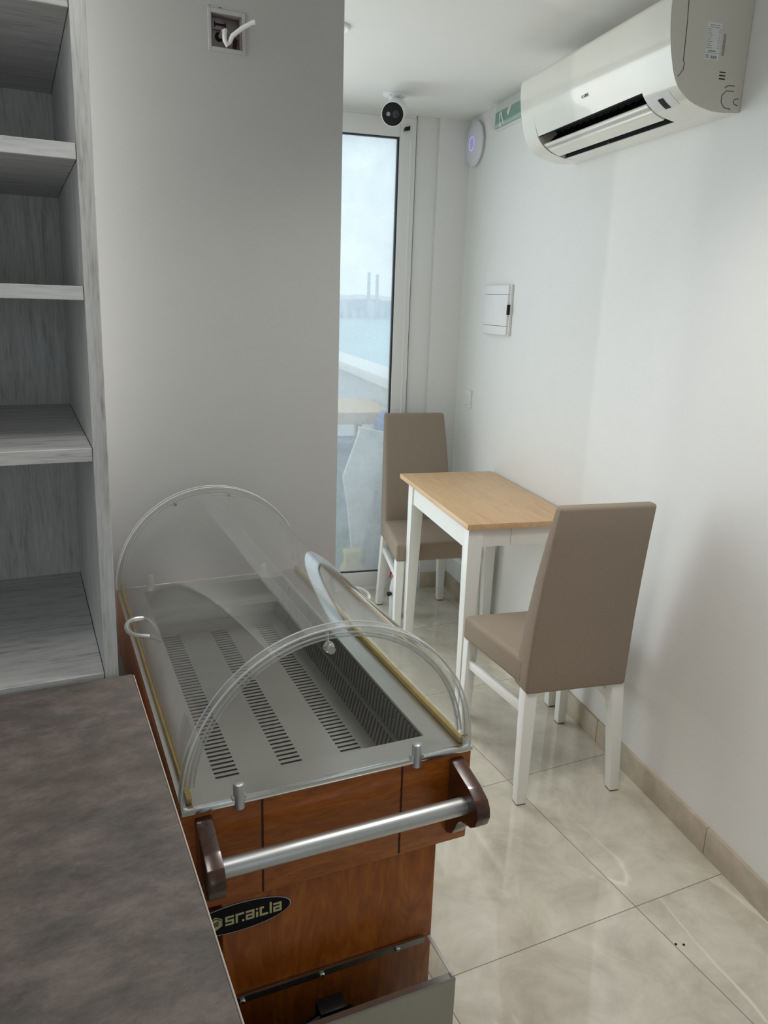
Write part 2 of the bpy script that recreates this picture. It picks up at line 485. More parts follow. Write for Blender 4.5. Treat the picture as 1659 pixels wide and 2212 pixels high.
# ------------------------------------------------------------------ mesh helpers
class MB:
    """collects shapes and links them as ONE mesh object."""

    def __init__(self):
        self.bm = bmesh.new()

    def _merge(self, b):
        me = bpy.data.meshes.new('t')
        b.to_mesh(me)
        b.free()
        self.bm.from_mesh(me)
        bpy.data.meshes.remove(me)
        return self

    def hexa(self, pts, bevel=0.0, seg=2):
        """pts: 4 bottom corners then 4 top corners, counter-clockwise from above."""
        b = bmesh.new()
        v = [b.verts.new(p) for p in pts]
        for f in ((3, 2, 1, 0), (4, 5, 6, 7), (0, 1, 5, 4), (1, 2, 6, 5), (2, 3, 7, 6), (3, 0, 4, 7)):
            b.faces.new([v[i] for i in f])
        bmesh.ops.recalc_face_normals(b, faces=b.faces[:])
        if bevel:
            bmesh.ops.bevel(b, geom=b.edges[:], offset=bevel, segments=seg, profile=0.6, affect='EDGES')
        return self._merge(b)

    def box(self, x0, x1, y0, y1, z0, z1, bevel=0.0, seg=2):
        return self.hexa([(x0, y0, z0), (x1, y0, z0), (x1, y1, z0), (x0, y1, z0),
                          (x0, y0, z1), (x1, y0, z1), (x1, y1, z1), (x0, y1, z1)], bevel, seg)

    def bar(self, a, c, w, h, up=(0, 0, 1), bevel=0.0):
        a, c = Vector(a), Vector(c)
        d = (c - a).normalized()
        s = d.cross(Vector(up)).normalized() * (w / 2)
        t = s.cross(d).normalized() * (h / 2)
        return self.hexa([a - s - t, a + s - t, c + s - t, c - s - t, a - s + t, a + s + t, c + s + t, c - s + t], bevel)

    def prism(self, poly, ax, lo, hi, bevel=0.0, seg=2):
        """polygon (p,q) extruded along axis ax ('x': p,q = y,z; 'y': x,z; 'z': x,y)."""
        b = bmesh.new()

        def P(p, q, t):
            return {'x': (t, p, q), 'y': (p, t, q), 'z': (p, q, t)}[ax]
        lo_v = [b.verts.new(P(p, q, lo)) for p, q in poly]
        hi_v = [b.verts.new(P(p, q, hi)) for p, q in poly]
        b.faces.new(lo_v)
        b.faces.new(hi_v)
        n = len(poly)
        for i in range(n):
            b.faces.new((lo_v[i], lo_v[(i + 1) % n], hi_v[(i + 1) % n], hi_v[i]))
        bmesh.ops.recalc_face_normals(b, faces=b.faces[:])
        if bevel:
            bmesh.ops.bevel(b, geom=b.edges[:], offset=bevel, segments=seg, profile=0.6, affect='EDGES')
        return self._merge(b)

    def tube(self, pts, r, n=12, closed=False, caps=True):
        pts = [Vector(p) for p in pts]
        b = bmesh.new()
        rings = []
        up = None
        m = len(pts)
        for i, p in enumerate(pts):
            if closed:
                d = (pts[(i + 1) % m] - pts[i - 1]).normalized()
            else:
                d = (pts[min(i + 1, m - 1)] - pts[max(i - 1, 0)]).normalized()
            if up is None:
                up = Vector((0, 0, 1)) if abs(d.z) < 0.9 else Vector((1, 0, 0))
            s = d.cross(up).normalized()
            up = s.cross(d).normalized()
            rr = r[i] if isinstance(r, (list, tuple)) else r
            rings.append([b.verts.new(p + (s * math.cos(2 * PI * k / n) + up * math.sin(2 * PI * k / n)) * rr) for k in range(n)])
        for i in range(m if closed else m - 1):
            A, Bq = rings[i], rings[(i + 1) % m]
            for k in range(n):
                b.faces.new((A[k], A[(k + 1) % n], Bq[(k + 1) % n], Bq[k]))
        if caps and not closed:
            b.faces.new(rings[0][::-1])
            b.faces.new(rings[-1])
        bmesh.ops.recalc_face_normals(b, faces=b.faces[:])
        return self._merge(b)

    def lathe(self, prof, origin, axis, n=32):
        """prof: (radius, height along axis); closed at both ends."""
        origin, axis = Vector(origin), Vector(axis).normalized()
        q = axis.to_track_quat('Z', 'Y')
        b = bmesh.new()
        rings = []
        for r, h in prof:
            if r < 1e-6:
                rings.append([b.verts.new(origin + axis * h)])
            else:
                rings.append([b.verts.new(origin + q @ Vector((r * math.cos(2 * PI * k / n), r * math.sin(2 * PI * k / n), h))) for k in range(n)])
        for A, C in zip(rings, rings[1:]):
            for k in range(n):
                k2 = (k + 1) % n
                if len(A) == 1 and len(C) > 1:
                    b.faces.new((A[0], C[k], C[k2]))
                elif len(C) == 1 and len(A) > 1:
                    b.faces.new((A[k], A[k2], C[0]))
                elif len(A) > 1:
                    b.faces.new((A[k], A[k2], C[k2], C[k]))
        if len(rings[0]) > 1:
            b.faces.new(rings[0][::-1])
        if len(rings[-1]) > 1:
            b.faces.new(rings[-1])
        bmesh.ops.recalc_face_normals(b, faces=b.faces[:])
        return self._merge(b)

    def shell(self, pts2d, thick, ax, lo, hi):
        """an open polyline given as (p,q), thickened along its normal and extruded along ax."""
        n = len(pts2d)
        out = []
        for i in range(n):
            a = Vector(pts2d[max(0, i - 1)])
            c = Vector(pts2d[min(n - 1, i + 1)])
            d = (c - a).normalized()
            nn = Vector((-d.y, d.x)) * thick
            out.append((pts2d[i][0] + nn.x, pts2d[i][1] + nn.y))
        for i in range(n - 1):
            self.prism([pts2d[i], pts2d[i + 1], out[i + 1], out[i]], ax, lo, hi)
        bmesh.ops.remove_doubles(self.bm, verts=self.bm.verts[:], dist=1e-6)
        seen = {}
        for f in self.bm.faces[:]:
            key = tuple(sorted(v.index for v in f.verts))
            seen.setdefault(key, []).append(f)
        self.bm.verts.index_update()
        seen = {}
        for f in self.bm.faces[:]:
            key = tuple(sorted(v.index for v in f.verts))
            seen.setdefault(key, []).append(f)
        kill = [f for fs in seen.values() if len(fs) > 1 for f in fs]
        if kill:
            bmesh.ops.delete(self.bm, geom=kill, context='FACES_ONLY')
        bmesh.ops.recalc_face_normals(self.bm, faces=self.bm.faces[:])
        return self

    def xform(self, mat):
        bmesh.ops.transform(self.bm, matrix=mat, verts=self.bm.verts[:])
        return self

    def build(self, name, mat, parent=None, smooth=True, label=None, angle=35):
        me = bpy.data.meshes.new(name)
        self.bm.to_mesh(me)
        self.bm.free()
        me.materials.append(mat)
        if smooth:
            for p in me.polygons:
                p.use_smooth = True
            me.set_sharp_from_angle(angle=math.radians(angle))
        o = bpy.data.objects.new(name, me)
        COL.objects.link(o)
        if parent is not None:
            o.parent = parent
        if label:
            o['label'] = label
        return o


def thing(name, label, cat, loc=(0, 0, 0), rotz=0.0, group=None):
    o = bpy.data.objects.new(name, None)
    o.empty_display_size = 0.05
    COL.objects.link(o)
    o.location = loc
    o.rotation_euler = (0, 0, rotz)
    return tag(o, label, cat, group)


def tag(o, label, cat, group=None, kind=None):
    o['label'] = label
    o['category'] = cat
    if group:
        o['group'] = group
    if kind:
        o['kind'] = kind
    return o


def struct(o, label=None, cat=None):
    o['kind'] = 'structure'
    if label:
        o['label'] = label
    if cat:
        o['category'] = cat
    return o


def arc(cx, cy, r, a0, a1, n):
    return [(cx + r * math.cos(math.radians(a0 + (a1 - a0) * i / n)), cy + r * math.sin(math.radians(a0 + (a1 - a0) * i / n))) for i in range(n + 1)]


def text_mesh(txt, size, depth):
    """lettering as mesh data, flat in x,y."""
    cu = bpy.data.curves.new('t', 'FONT')
    cu.body = txt
    cu.size = size
    cu.extrude = depth
    cu.align_x = 'CENTER'
    cu.align_y = 'CENTER'
    ob = bpy.data.objects.new('t', cu)
    COL.objects.link(ob)
    dg = bpy.context.evaluated_depsgraph_get()
    me = bpy.data.meshes.new_from_object(ob.evaluated_get(dg))
    bpy.data.objects.remove(ob)
    return me


ROT = -TH     # z rotation that turns local +y into WD and local +x into WN

# ------------------------------------------------------------------ the room
struct(MB().box(-1.85, 2.35, -2.95, 3.72, -0.1, 0.0).build('floor', M['floor'], smooth=False), 'polished beige marble tile floor with pale veins', 'floor')
struct(MB().box(-1.85, 2.35, -2.95, 3.90, CEIL, CEIL + 0.1).build('ceiling', M['ceiling'], smooth=False), 'plain white ceiling', 'ceiling')


def wall_box(mb, u0, u1, v0, v1, z0, z1, bevel=0.0):
    a, b, c, d = W(u0, v1), W(u0, v0), W(u1, v0), W(u1, v1)
    lo = [(p.x, p.y, z0) for p in (a, b, c, d)]
    hi = [(p.x, p.y, z1) for p in (a, b, c, d)]
    return mb.hexa(lo + hi, bevel)


struct(wall_box(MB(), -4.9, 1.83, -0.12, 0.0, 0, CEIL).build('wall_right', M['wall'], smooth=False), 'white wall on the right carrying the air conditioner', 'wall')
bb = MB()
for a, c in ((-4.8, -3.53), (-3.528, -2.33), (-2.328, -1.13), (-1.128, -0.531), (-0.529, 0.069), (0.071, 0.669), (0.671, 1.269), (1.271, 1.677)):
    wall_box(bb, a, c, -0.002, 0.0105, 0, 0.088, 0.002)
struct(bb.build('baseboard_right', M['skirting']), 'beige stone baseboard along the right wall', 'baseboard')

# partition in the middle of the picture, with the hole for the wiring box
PY, PX1 = 1.98, 0.788
hx0, hx1, hz0, hz1 = 0.461, 0.534, 2.068, 2.138
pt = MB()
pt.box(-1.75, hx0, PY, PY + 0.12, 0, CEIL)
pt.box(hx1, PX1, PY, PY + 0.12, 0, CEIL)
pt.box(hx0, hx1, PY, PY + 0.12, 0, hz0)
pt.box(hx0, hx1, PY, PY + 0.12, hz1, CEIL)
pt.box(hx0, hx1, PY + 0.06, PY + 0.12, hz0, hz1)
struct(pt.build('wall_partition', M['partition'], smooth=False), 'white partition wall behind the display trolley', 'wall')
wl_ = MB()  # the opening in this wall is added for the left fill lamp
wl_.box(-1.85, -1.75, -2.95, -0.27, 0, CEIL)
wl_.box(-1.85, -1.75, 0.87, 3.7, 0, CEIL)
wl_.box(-1.85, -1.75, -0.27, 0.87, 0, 0.88)
wl_.box(-1.85, -1.75, -0.27, 0.87, 2.22, CEIL)
struct(wl_.build('wall_left', M['wall'], smooth=False))
wf = MB()
wf.box(-1.75, -0.60, -2.95, -2.80, 0, CEIL)
wf.box(0.30, 1.15, -2.95, -2.80, 0, CEIL)
wf.box(-0.60, 0.30, -2.95, -2.80, 2.25, CEIL)
struct(wf.build('wall_front', M['wall'], smooth=False))

# back wall strip, jamb and glazed doors (wall frame: built in local coordinates x = -v, y = u)
BW = 1.69
struct(wall_box(MB(), BW, BW + 0.13, -0.005, 0.157, 0, CEIL).build('wall_back', M['wall'], smooth=False), 'narrow strip of white back wall beside the glazed door', 'wall')
struct(wall_box(MB(), BW - 0.0105, BW + 0.002, 0.0, 0.155, 0, 0.088, 0.002).build('baseboard_back', M['skirting']), 'short beige baseboard in the back corner', 'baseboard')
struct(wall_box(MB(), BW + 0.02, BW + 0.13, 2.60, 4.2, 0, CEIL).build('wall_back_left', M['wall'], smooth=False))
jb = MB()
wall_box(jb, BW + 0.022, BW + 0.12, 0.157, 0.268, 0.0, CEIL, 0.002)
struct(jb.build('trim_1', M['upvc']), 'white vertical jamb strip beside the glazed door', 'trim')

DU = BW + 0.012


def glazed_leaf(name, v0, v1, lab):
    root = thing(name, lab, 'door', W(DU, v0, 0), ROT)
    root['kind'] = 'structure'
    w = v1 - v0
    st = 0.080
    f = MB()
    f.box(-st, 0, 0, 0.06, 0.025, 2.345, 0.004)
    f.box(-w, -w + st, 0, 0.06, 0.025, 2.345, 0.004)
    f.box(-w + st, -st, 0, 0.06, 2.262, 2.345, 0.004)
    f.box(-w + st, -st, 0, 0.06, 0.025, 0.100, 0.004)
    f.tube([(-0.024, 0.004, 0.03), (-0.024, 0.004, 2.25)], 0.008, 8)
    f.box(-w, 0, 0.006, 0.06, 2.345, CEIL)
    f.box(-w, 0, 0.004, 0.06, 0.0, 0.025)
    f.build('door_frame', M['upvc'], root)
    g = MB()
    g.box(-w + st, -w + st + 0.006, 0.012, 0.04, 0.100, 2.262)
    g.box(-st - 0.006, -st, 0.012, 0.04, 0.100, 2.262)
    g.box(0.0002, 0.0022, 0.004, 0.04, 0.0, CEIL)
    g.box(-w + st, -st, 0.012, 0.04, 2.257, 2.262)
    g.box(-w + st, -st, 0.012, 0.04, 0.100, 0.1035)
    g.build('gasket', M['gasket'], root, label='black rubber gasket round the glass')
    MB().box(-w + st + 0.002, -st - 0.002, 0.026, 0.030, 0.101, 2.261).build('glass_pane', M['pane'], root, smooth=False, label='dusty glass pane')
    return root


d1 = glazed_leaf('door_1', 0.270, 1.22, 'white framed glass door seen past the partition edge')
ltc = MB()
ltc.prism([(-0.066, 2.286), (-0.036, 2.292), (-0.036, 2.310), (-0.060, 2.303)], 'y', -0.016, 0.0, 0.002)
ltc.build('corner_latch', M['black'], d1, label='small black latch at the top corner')
glazed_leaf('door_2', 1.225, 2.60, 'second glazed door leaf hidden behind the partition')

# ------------------------------------------------------------------ outside the door
struct(MB().box(-3.0, 6.0, 3.73, 12.0, -0.25, -0.06).build('terrace_floor', M['terrace'], smooth=False), 'grey terrace floor outside the glass door', 'terrace')
pr = MB()
wall_box(pr, 1.86, 7.0, -0.25, -0.05, -0.06, 0.93)
pw = pr.build('terrace_wall', M['parapet'], smooth=False)
struct(pw, 'pale grey terrace wall with white coping outside the glass', 'terrace wall')
cp = MB()
wall_box(cp, 1.86, 7.0, -0.29, -0.01, 0.93, 1.0, 0.008)
cp.build('coping', M['parapet_cap'], pw, label='white coping')
pr2 = MB()
wall_box(pr2, 6.8, 7.0, -0.05, 4.5, -0.06, 0.55)
struct(pr2.build('terrace_end_wall', M['parapet'], smooth=False), 'low far wall closing the terrace outside', 'terrace wall')
sea = MB()
sea.box(-900, 1100, 40, 700, -13, -11.6)
struct(sea.build('sea', M['sea'], smooth=False), 'pale blue sea beyond the terrace', 'sea')
# far shore


def far_pt(t, dist):
    d = Vector((math.sin(t), math.cos(t), 0)) * dist
    return d
shore = MB()
for i, (t0, t1, h) in enumerate(((0.30, 0.375, 4.6), (0.36, 0.40, 5.6), (0.395, 0.43, 6.6), (0.425, 0.47, 5.6), (0.46, 0.60, 4.2))):
    a, b = far_pt(t0, 640), far_pt(t1, 640)
    c, d = far_pt(t1, 760), far_pt(t0, 760)
    shore.hexa([(a.x, a.y, -12), (b.x, b.y, -12), (c.x, c.y, -12), (d.x, d.y, -12),
                (a.x, a.y, h - 4), (b.x, b.y, h - 4), (c.x, c.y, h), (d.x, d.y, h)])
so = shore.build('shore', M['hill'], smooth=False)
struct(so, 'hazy far shore across the water', 'shore')
for i in range(14):
    t = 0.350 + 0.0115 * i + random.uniform(-0.001, 0.001)
    q = far_pt(t, 600 + random.uniform(0, 8))
    hh = random.choice((4, 6, 8, 10, 12))
    s = random.uniform(1.4, 2.4)
    b = MB().box(-s, s, -3, 3, 0, hh)
    b.box(-s * 0.7, s * 0.2, -2, 2, hh, hh + 1.3)
    o = b.build('waterfront_building', M['town_white'], smooth=False)
    o.location = (q.x, q.y, -11.6)
    tag(o, 'tiny pale building along the hazy far shore', 'building', 'buildings on the far shore')
for k, (px, py, h, lab) in enumerate(((241.7, 549.1, 22.7, 'left taller pale chimney on the hazy far shore'), (247.4, 546.6, 21.2, 'right slightly shorter pale chimney on the hazy far shore'))):
    o = MB().lathe([(1.5, 0), (1.2, h + 11.6 - 1), (1.35, h + 11.6 - 0.9), (1.35, h + 11.6)], (0, 0, 0), (0, 0, 1), 14).build('chimney_stack', M['chimney'])
    o.location = (px * 1.055, py * 1.055, -11.6)
    tag(o, lab, 'chimney', 'chimneys on the far shore')


def slab(name, mat, pts_front, off, label, cat, group=None):
    """a board: a face polygon in the wall frame (u,v,z) given its thickness along off (u,v,z)."""
    b = bmesh.new()
    A = [b.verts.new(W(*p)) for p in pts_front]
    Bv = [b.verts.new(W(p[0] + off[0], p[1] + off[1], p[2] + off[2])) for p in pts_front]
    b.faces.new(A)
    b.faces.new(Bv)
    n = len(A)
    for i in range(n):
        b.faces.new((A[i], A[(i + 1) % n], Bv[(i + 1) % n], Bv[i]))
    bmesh.ops.recalc_face_normals(b, faces=b.faces[:])
    mb = MB()
    mb._merge(b)
    o = mb.build(name, mat, smooth=False)
    return tag(o, label, cat, group)


# builder's clutter leaning outside the glass
slab('leaning_board', M['board_white'], [(1.98, 0.455, 0.0), (2.00, 0.425, 0.0), (2.20, 0.255, 0.68), (2.20, 0.385, 0.79), (2.13, 0.495, 0.53), (2.08, 0.475, 0.36)], (0.018, 0.004, 0), 'broad white board leaning outside the glass door', 'board')
slab('narrow_plank', M['board_grey'], [(1.98, 0.395, -0.06), (1.98, 0.36, -0.06), (2.12, 0.205, 0.72), (2.12, 0.235, 0.74)], (0.04, 0.0, 0), 'narrow grey plank leaning beside the white board', 'plank')
slab('upper_board', M['board_white'], [(2.30, 0.42, 0.40), (2.34, 0.10, 0.40), (2.36, 0.06, 0.72), (2.32, 0.36, 0.79)], (0.03, 0.0, 0), 'second white board behind the leaning board outside', 'board')
o = MB()
wall_box(o, 2.85, 3.6, -0.02, 0.75, 0.72, 0.80, 0.004)
for uu in (2.9, 3.5):
    for vv in (0.05, 0.68):
        wall_box(o, uu, uu + 0.05, vv, vv + 0.05, -0.06, 0.72)
tag(o.build('timber_trestle', M['tan'], smooth=False), 'pale tan timber bench top outside under the terrace wall', 'bench')
o = MB()
wall_box(o, 2.66, 2.80, 0.06, 0.135, 0.0, 0.77, 0.015)
wall_box(o, 2.69, 2.77, 0.08, 0.115, 0.77, 0.83, 0.01)
wall_box(o, 2.64, 2.82, 0.04, 0.155, -0.06, 0.0)
tag(o.build('water_jug', M['blue']), 'tall blue plastic container outside the glass', 'container')
o = MB()
wall_box(o, 2.62, 2.84, 0.24, 0.70, -0.06, 0.64, 0.02)
wall_box(o, 2.60, 2.86, 0.22, 0.72, 0.60, 0.645, 0.01)
tag(o.build('storage_crate', M['blue_grey']), 'dark blue grey crate outside behind the leaning board', 'crate')
nb = MB()
for k in range(26):
    zz = -0.06 + 0.022 * k
    rr = 0.10 - 0.0016 * k
    c = W(2.33, 0.545, zz)
    nb.tube([c + Vector((rr * math.cos(a) * random.uniform(0.8, 1.15), rr * math.sin(a) * random.uniform(0.8, 1.15), random.uniform(-0.01, 0.01))) for a in [2 * PI * i / 14 for i in range(14)]], 0.011, 5, closed=True)
tag(nb.build('netting_roll', M['net_green']), 'roll of green netting at the left edge outside the glass', 'netting')
o = MB()
wall_box(o, 1.90, 1.965, 0.435, 0.525, 0.065, 0.150, 0.004)
wall_box(o, 1.895, 1.97, 0.43, 0.53, 0.138, 0.155, 0.003)
wall_box(o, 1.895, 1.97, 0.42, 0.54, -0.06, 0.065, 0.004)
tag(o.build('yellow_carton', M['yellow']), 'small yellow carton outside at the foot of the glass door', 'box')
rb = MB()
for k in range(40):
    uu, vv, s = random.uniform(1.90, 2.3), random.uniform(0.08, 0.33), random.uniform(0.02, 0.06)
    c = W(uu, vv, -0.06 + s * 0.6 + random.uniform(0, 0.12))
    rb.hexa([c + Vector((dx * s * random.uniform(.6, 1.2), dy * s * random.uniform(.6, 1.2), dz * s * random.uniform(.6, 1.2))) for dx, dy, dz in ((-1, -1, -1), (1, -1, -1), (1, 1, -1), (-1, 1, -1), (-1, -1, 1), (1, -1, 1), (1, 1, 1), (-1, 1, 1))])
tag(rb.build('rubble', M['glass_dark'], smooth=False), 'dark heap of rubble outside low behind the glass', 'rubble', kind='stuff')

# ------------------------------------------------------------------ tall open shelf unit on the left
su = thing('shelf_unit', 'tall grey wood grain open shelf unit behind the counter', 'shelf', (-0.30, 1.25, 0))
def sx(z):
    return 0.1155 + 0.013 * (z - 1.4) + 0.30
sp = MB()
sp.hexa([(sx(0) - 0.0215, 0, 0), (sx(0), 0, 0), (sx(0), 0.53, 0), (sx(0) - 0.0215, 0.53, 0),
         (sx(2.3) - 0.0215, 0, 2.3), (sx(2.3), 0, 2.3), (sx(2.3), 0.53, 2.3), (sx(2.3) - 0.0215, 0.53, 2.3)], 0.0008, 1)
sp.build('side_panel', M['shelf_up'], su)
MB().box(-0.40, -0.379, 0, 0.53, 0, 2.3, 0.0008, 1).build('side_panel', M['shelf_up'], su)
MB().box(-0.379, 0.42, 0.5305, 0.542, 0, 2.3).build('back_panel', M['shelf_up'], su, smooth=False)
for z0, z1 in ((0.882, 0.903), (1.2625, 1.2835), (1.5035, 1.5235), (1.6945, 1.716), (1.883, 1.904), (2.08, 2.10), (0.08, 0.10), (0.48, 0.50)):
    MB().box(-0.379, sx((z0 + z1) / 2) - 0.0225, 0.001, 0.530, z0, z1, 0.0008, 1).build('shelf', M['shelf_flat'], su)

# ------------------------------------------------------------------ counter in the left foreground
ct = thing('service_counter', 'counter with mottled grey brown stone laminate top in the left foreground', 'counter', (-0.35, 0.4, 0))
MB().box(-0.75, 0.480, -1.2, 0.838, 0.862, 0.900, 0.003).build('worktop', M['counter'], ct)
MB().box(0.4805, 0.4825, -1.2, 0.838, 0.863, 0.8975, 0.0008, 1).build('edge_band', M['counter_edge'], ct, label='pale edge band')
MB().box(-0.73, 0.455, -1.19, 0.82, 0.09, 0.8615).build('cabinet_body', M['cabinet'], ct, smooth=False)
MB().box(-0.70, 0.42, -1.15, 0.80, 0.0, 0.09).build('plinth', M['gasket'], ct, smooth=False)

# ------------------------------------------------------------------ display trolley
TROT = math.radians(-1.0)
tr = thing('display_trolley', 'mahogany display trolley with steel well and clear domed cover', 'display trolley', (0.398, 0.975, 0), TROT)
# local coordinates: x from the centre line, y from the front panel, z up
FR = -0.2405     # left outer face
RI = 0.2405
apron = MB()
apron.box(FR, RI, 0.0, 0.020, 0.620, 0.792, 0.003)
apron.box(FR, RI, 0.920, 0.940, 0.620, 0.792, 0.003)
apron.box(FR, FR + 0.020, 0.0205, 0.9195, 0.620, 0.792, 0.003)
apron.box(RI - 0.020, RI, 0.0205, 0.9195, 0.620, 0.792, 0.003)
apron.build('apron', M['trolley_wood'], tr)
for xx in (-0.121, 0.112):
    MB().box(xx - 0.0016, xx + 0.0016, -0.0006, 0.002, 0.624, 0.791).build('panel_groove', M['groove'], tr, smooth=False, label='dark vertical groove')
bd = MB()
bd.box(-0.186, 0.186, 0.004, 0.936, 0.10, 0.619, 0.004)
bd.build('body', M['trolley_wood_low'], tr)
MB().box(-0.170, 0.170, 0.05, 0.89, 0.085, 0.0995).build('chassis', M['steel_dark'], tr)
for xx, yy in ((-0.14, 0.09), (0.14, 0.09), (-0.14, 0.85), (0.14, 0.85)):
    c = MB()
    c.box(xx - 0.018, xx + 0.018, yy - 0.02, yy + 0.02, 0.070, 0.0845)
    c.box(xx - 0.019, xx - 0.015, yy - 0.012, yy + 0.012, 0.03, 0.07)
    c.box(xx + 0.015, xx + 0.019, yy - 0.012, yy + 0.012, 0.03, 0.07)
    cs = c.build('castor', M['steel'], tr, smooth=False)
    MB().lathe([(0.028, -0.013), (0.033, -0.009), (0.033, 0.009), (0.028, 0.013)], (xx, yy, 0.0335), (1, 0, 0), 20).build('wheel', M['black'], cs)
# steel rim and well
rim = MB()
rim.box(FR + 0.001, RI - 0.001, 0.002, 0.056, 0.7925, 0.8)
rim.box(FR + 0.001, RI - 0.001, 0.895, 0.938, 0.7925, 0.8)
rim.box(FR + 0.001, -0.178, 0.056, 0.895, 0.7925, 0.8)
rim.box(0.178, RI - 0.001, 0.056, 0.895, 0.7925, 0.8)
rim.build('steel_rim', M['steel'], tr, smooth=False)
well = MB()
well.prism([(-0.180, 0.7925), (-0.178, 0.7925), (-0.165, 0.69), (-0.167, 0.69)], 'y', 0.056, 0.895)
well.box(-0.178, 0.178, 0.054, 0.056, 0.66, 0.7925)
well.box(-0.178, 0.178, 0.895, 0.897, 0.66, 0.7925)
well.box(-0.166, 0.160, 0.865, 0.895, 0.738, 0.742)
well.build('well', M['steel'], tr, smooth=False)
wp = MB()
wp.box(-0.18, 0.18, 0.05, 0.90, 0.655, 0.66)
wp.build('well_pan', M['slot'], tr, smooth=False, label='dark pan under the slotted plate')
pl = MB()
strips = ((-0.150, -0.108), (-0.032, 0.008), (0.083, 0.124))
Y0, Y1, PITCH = 0.175, 0.815, 0.0136
zt, zb = 0.702, 0.6995
xs = [-0.166] + [x for s in strips for x in s] + [0.156]
pl.box(xs[0], xs[-1], 0.056, Y0, zb, zt)
pl.box(xs[0], xs[-1], Y1, 0.895, zb, zt)
for a, c in ((xs[0], xs[1]), (xs[2], xs[3]), (xs[4], xs[5]), (xs[6], xs[7])):
    pl.box(a, c, Y0, Y1, zb, zt)
n = int((Y1 - Y0) / PITCH)
for a, c in strips:
    for k in range(n + 1):
        y = Y0 + k * PITCH
        pl.box(a, c, y + 0.0055 if k else y, min(y + PITCH, Y1), zb, zt)
pl.build('slotted_plate', M['steel'], tr, smooth=False)
# louvred right side, two tiers
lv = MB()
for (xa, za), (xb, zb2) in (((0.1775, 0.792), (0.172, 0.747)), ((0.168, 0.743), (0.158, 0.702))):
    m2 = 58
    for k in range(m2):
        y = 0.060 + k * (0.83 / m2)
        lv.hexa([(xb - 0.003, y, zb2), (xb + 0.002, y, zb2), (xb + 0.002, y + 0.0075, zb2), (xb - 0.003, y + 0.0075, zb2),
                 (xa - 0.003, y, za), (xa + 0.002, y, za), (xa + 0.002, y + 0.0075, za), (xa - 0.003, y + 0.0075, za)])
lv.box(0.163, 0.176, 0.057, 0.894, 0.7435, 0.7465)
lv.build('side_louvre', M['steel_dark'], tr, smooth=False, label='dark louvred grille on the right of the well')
lb = MB()
lb.hexa([(0.160, 0.057, 0.661), (0.1785, 0.057, 0.661), (0.1785, 0.894, 0.661), (0.160, 0.894, 0.661),
         (0.1765, 0.057, 0.792), (0.1785, 0.057, 0.792), (0.1785, 0.894, 0.792), (0.1765, 0.894, 0.792)])
lb.build('louvre_backing', M['slot'], tr, smooth=False)
for s, lab in ((-1, 'brass rail along the left lid'), (1, 'brass rail along the right lid')):
    b = MB()
    b.box(*sorted((s * 0.222, s * 0.231)), 0.012, 0.930, 0.8005, 0.811, 0.001, 1)
    b.build('brass_rail', M['brass'], tr, label=lab)
for ya_, yb_ in ((-0.004, 0.006), (0.934, 0.942)):
    MB().box(FR, RI, ya_, yb_, 0.7925, 0.8015, 0.0015).build('end_trim', M['chrome'], tr, label='bright chrome end strip')
# clear dome
R0, ZB, SC = 0.236, 0.802, 1.035
def dome(a, r=R0):
    return (r * math.cos(math.radians(a)), ZB + SC * r * math.sin(math.radians(a)))
def ring(mb, r0, r1, y0, y1, a0=0, a1=180, n=72):
    poly = [dome(a0 + (a1 - a0) * i / n, r1) for i in range(n + 1)] + [dome(a1 + (a0 - a1) * i / n, r0) for i in range(n + 1)]
    b = bmesh.new()
    lo = [b.verts.new((p, y0, q)) for p, q in poly]
    hi = [b.verts.new((p, y1, q)) for p, q in poly]
    m = len(poly)
    for i in range(m):
        b.faces.new((lo[i], lo[(i + 1) % m], hi[(i + 1) % m], hi[i]))
    for i in range(n):
        b.faces.new((lo[i], lo[i + 1], lo[m - 2 - i], lo[m - 1 - i]))
        b.faces.new((hi[i], hi[i + 1], hi[m - 2 - i], hi[m - 1 - i]))
    bmesh.ops.recalc_face_normals(b, faces=b.faces[:])
    mb._merge(b)
    return mb
for y0, y1, lab in ((0.006, 0.011, 'clear end plate facing the room'), (0.929, 0.934, 'clear end plate near the partition')):
    e = MB()
    e.prism([dome(180 - 180 * i / 64) for i in range(65)], 'y', y0, y1)
    e.build('end_plate', M['acrylic'], tr, smooth=False, label=lab)
    ya = 0.0 if y0 < 0.5 else 0.917
    rr = MB()
    ring(rr, R0 - 0.0005, R0 + 0.0035, ya + 0.002, ya + 0.0225)
    ring(rr, R0 - 0.016, R0 - 0.0095, ya + 0.012, ya + 0.0215, 6, 174)
    ra = rr.build('end_arch', M['arch_clear'], tr, label='clear end arch', angle=50)
    ln = MB()
    for rad, yy, a0_, a1_, tr_ in ((R0 + 0.0030, ya + 0.0030, 0, 180, 0.0017), (R0 + 0.0030, ya + 0.0220, 0, 180, 0.0013),
                                   (R0 - 0.0100, ya + 0.0125, 6, 174, 0.0015), (R0 - 0.0158, ya + 0.0125, 6, 174, 0.0013)):
        pts_ = []
        for i_ in range(73):
            p_ = dome(a0_ + (a1_ - a0_) * i_ / 72, rad)
            pts_.append((p_[0], yy, p_[1]))
        ln.tube(pts_, tr_, 8)
    ln.build('cut_edge', M['acrylic_edge'], ra, label='pale polished cut edges')
MB().prism([(-0.045, ZB + SC * R0 - 0.014), (-0.005, ZB + SC * R0 - 0.010), (-0.005, ZB + SC * R0 - 0.005), (-0.045, ZB + SC * R0 - 0.009)], 'y', 0.024, 0.916).build('ridge_bar', M['clear_cover'], tr, smooth=False, label='clear joining bar along the ridge')
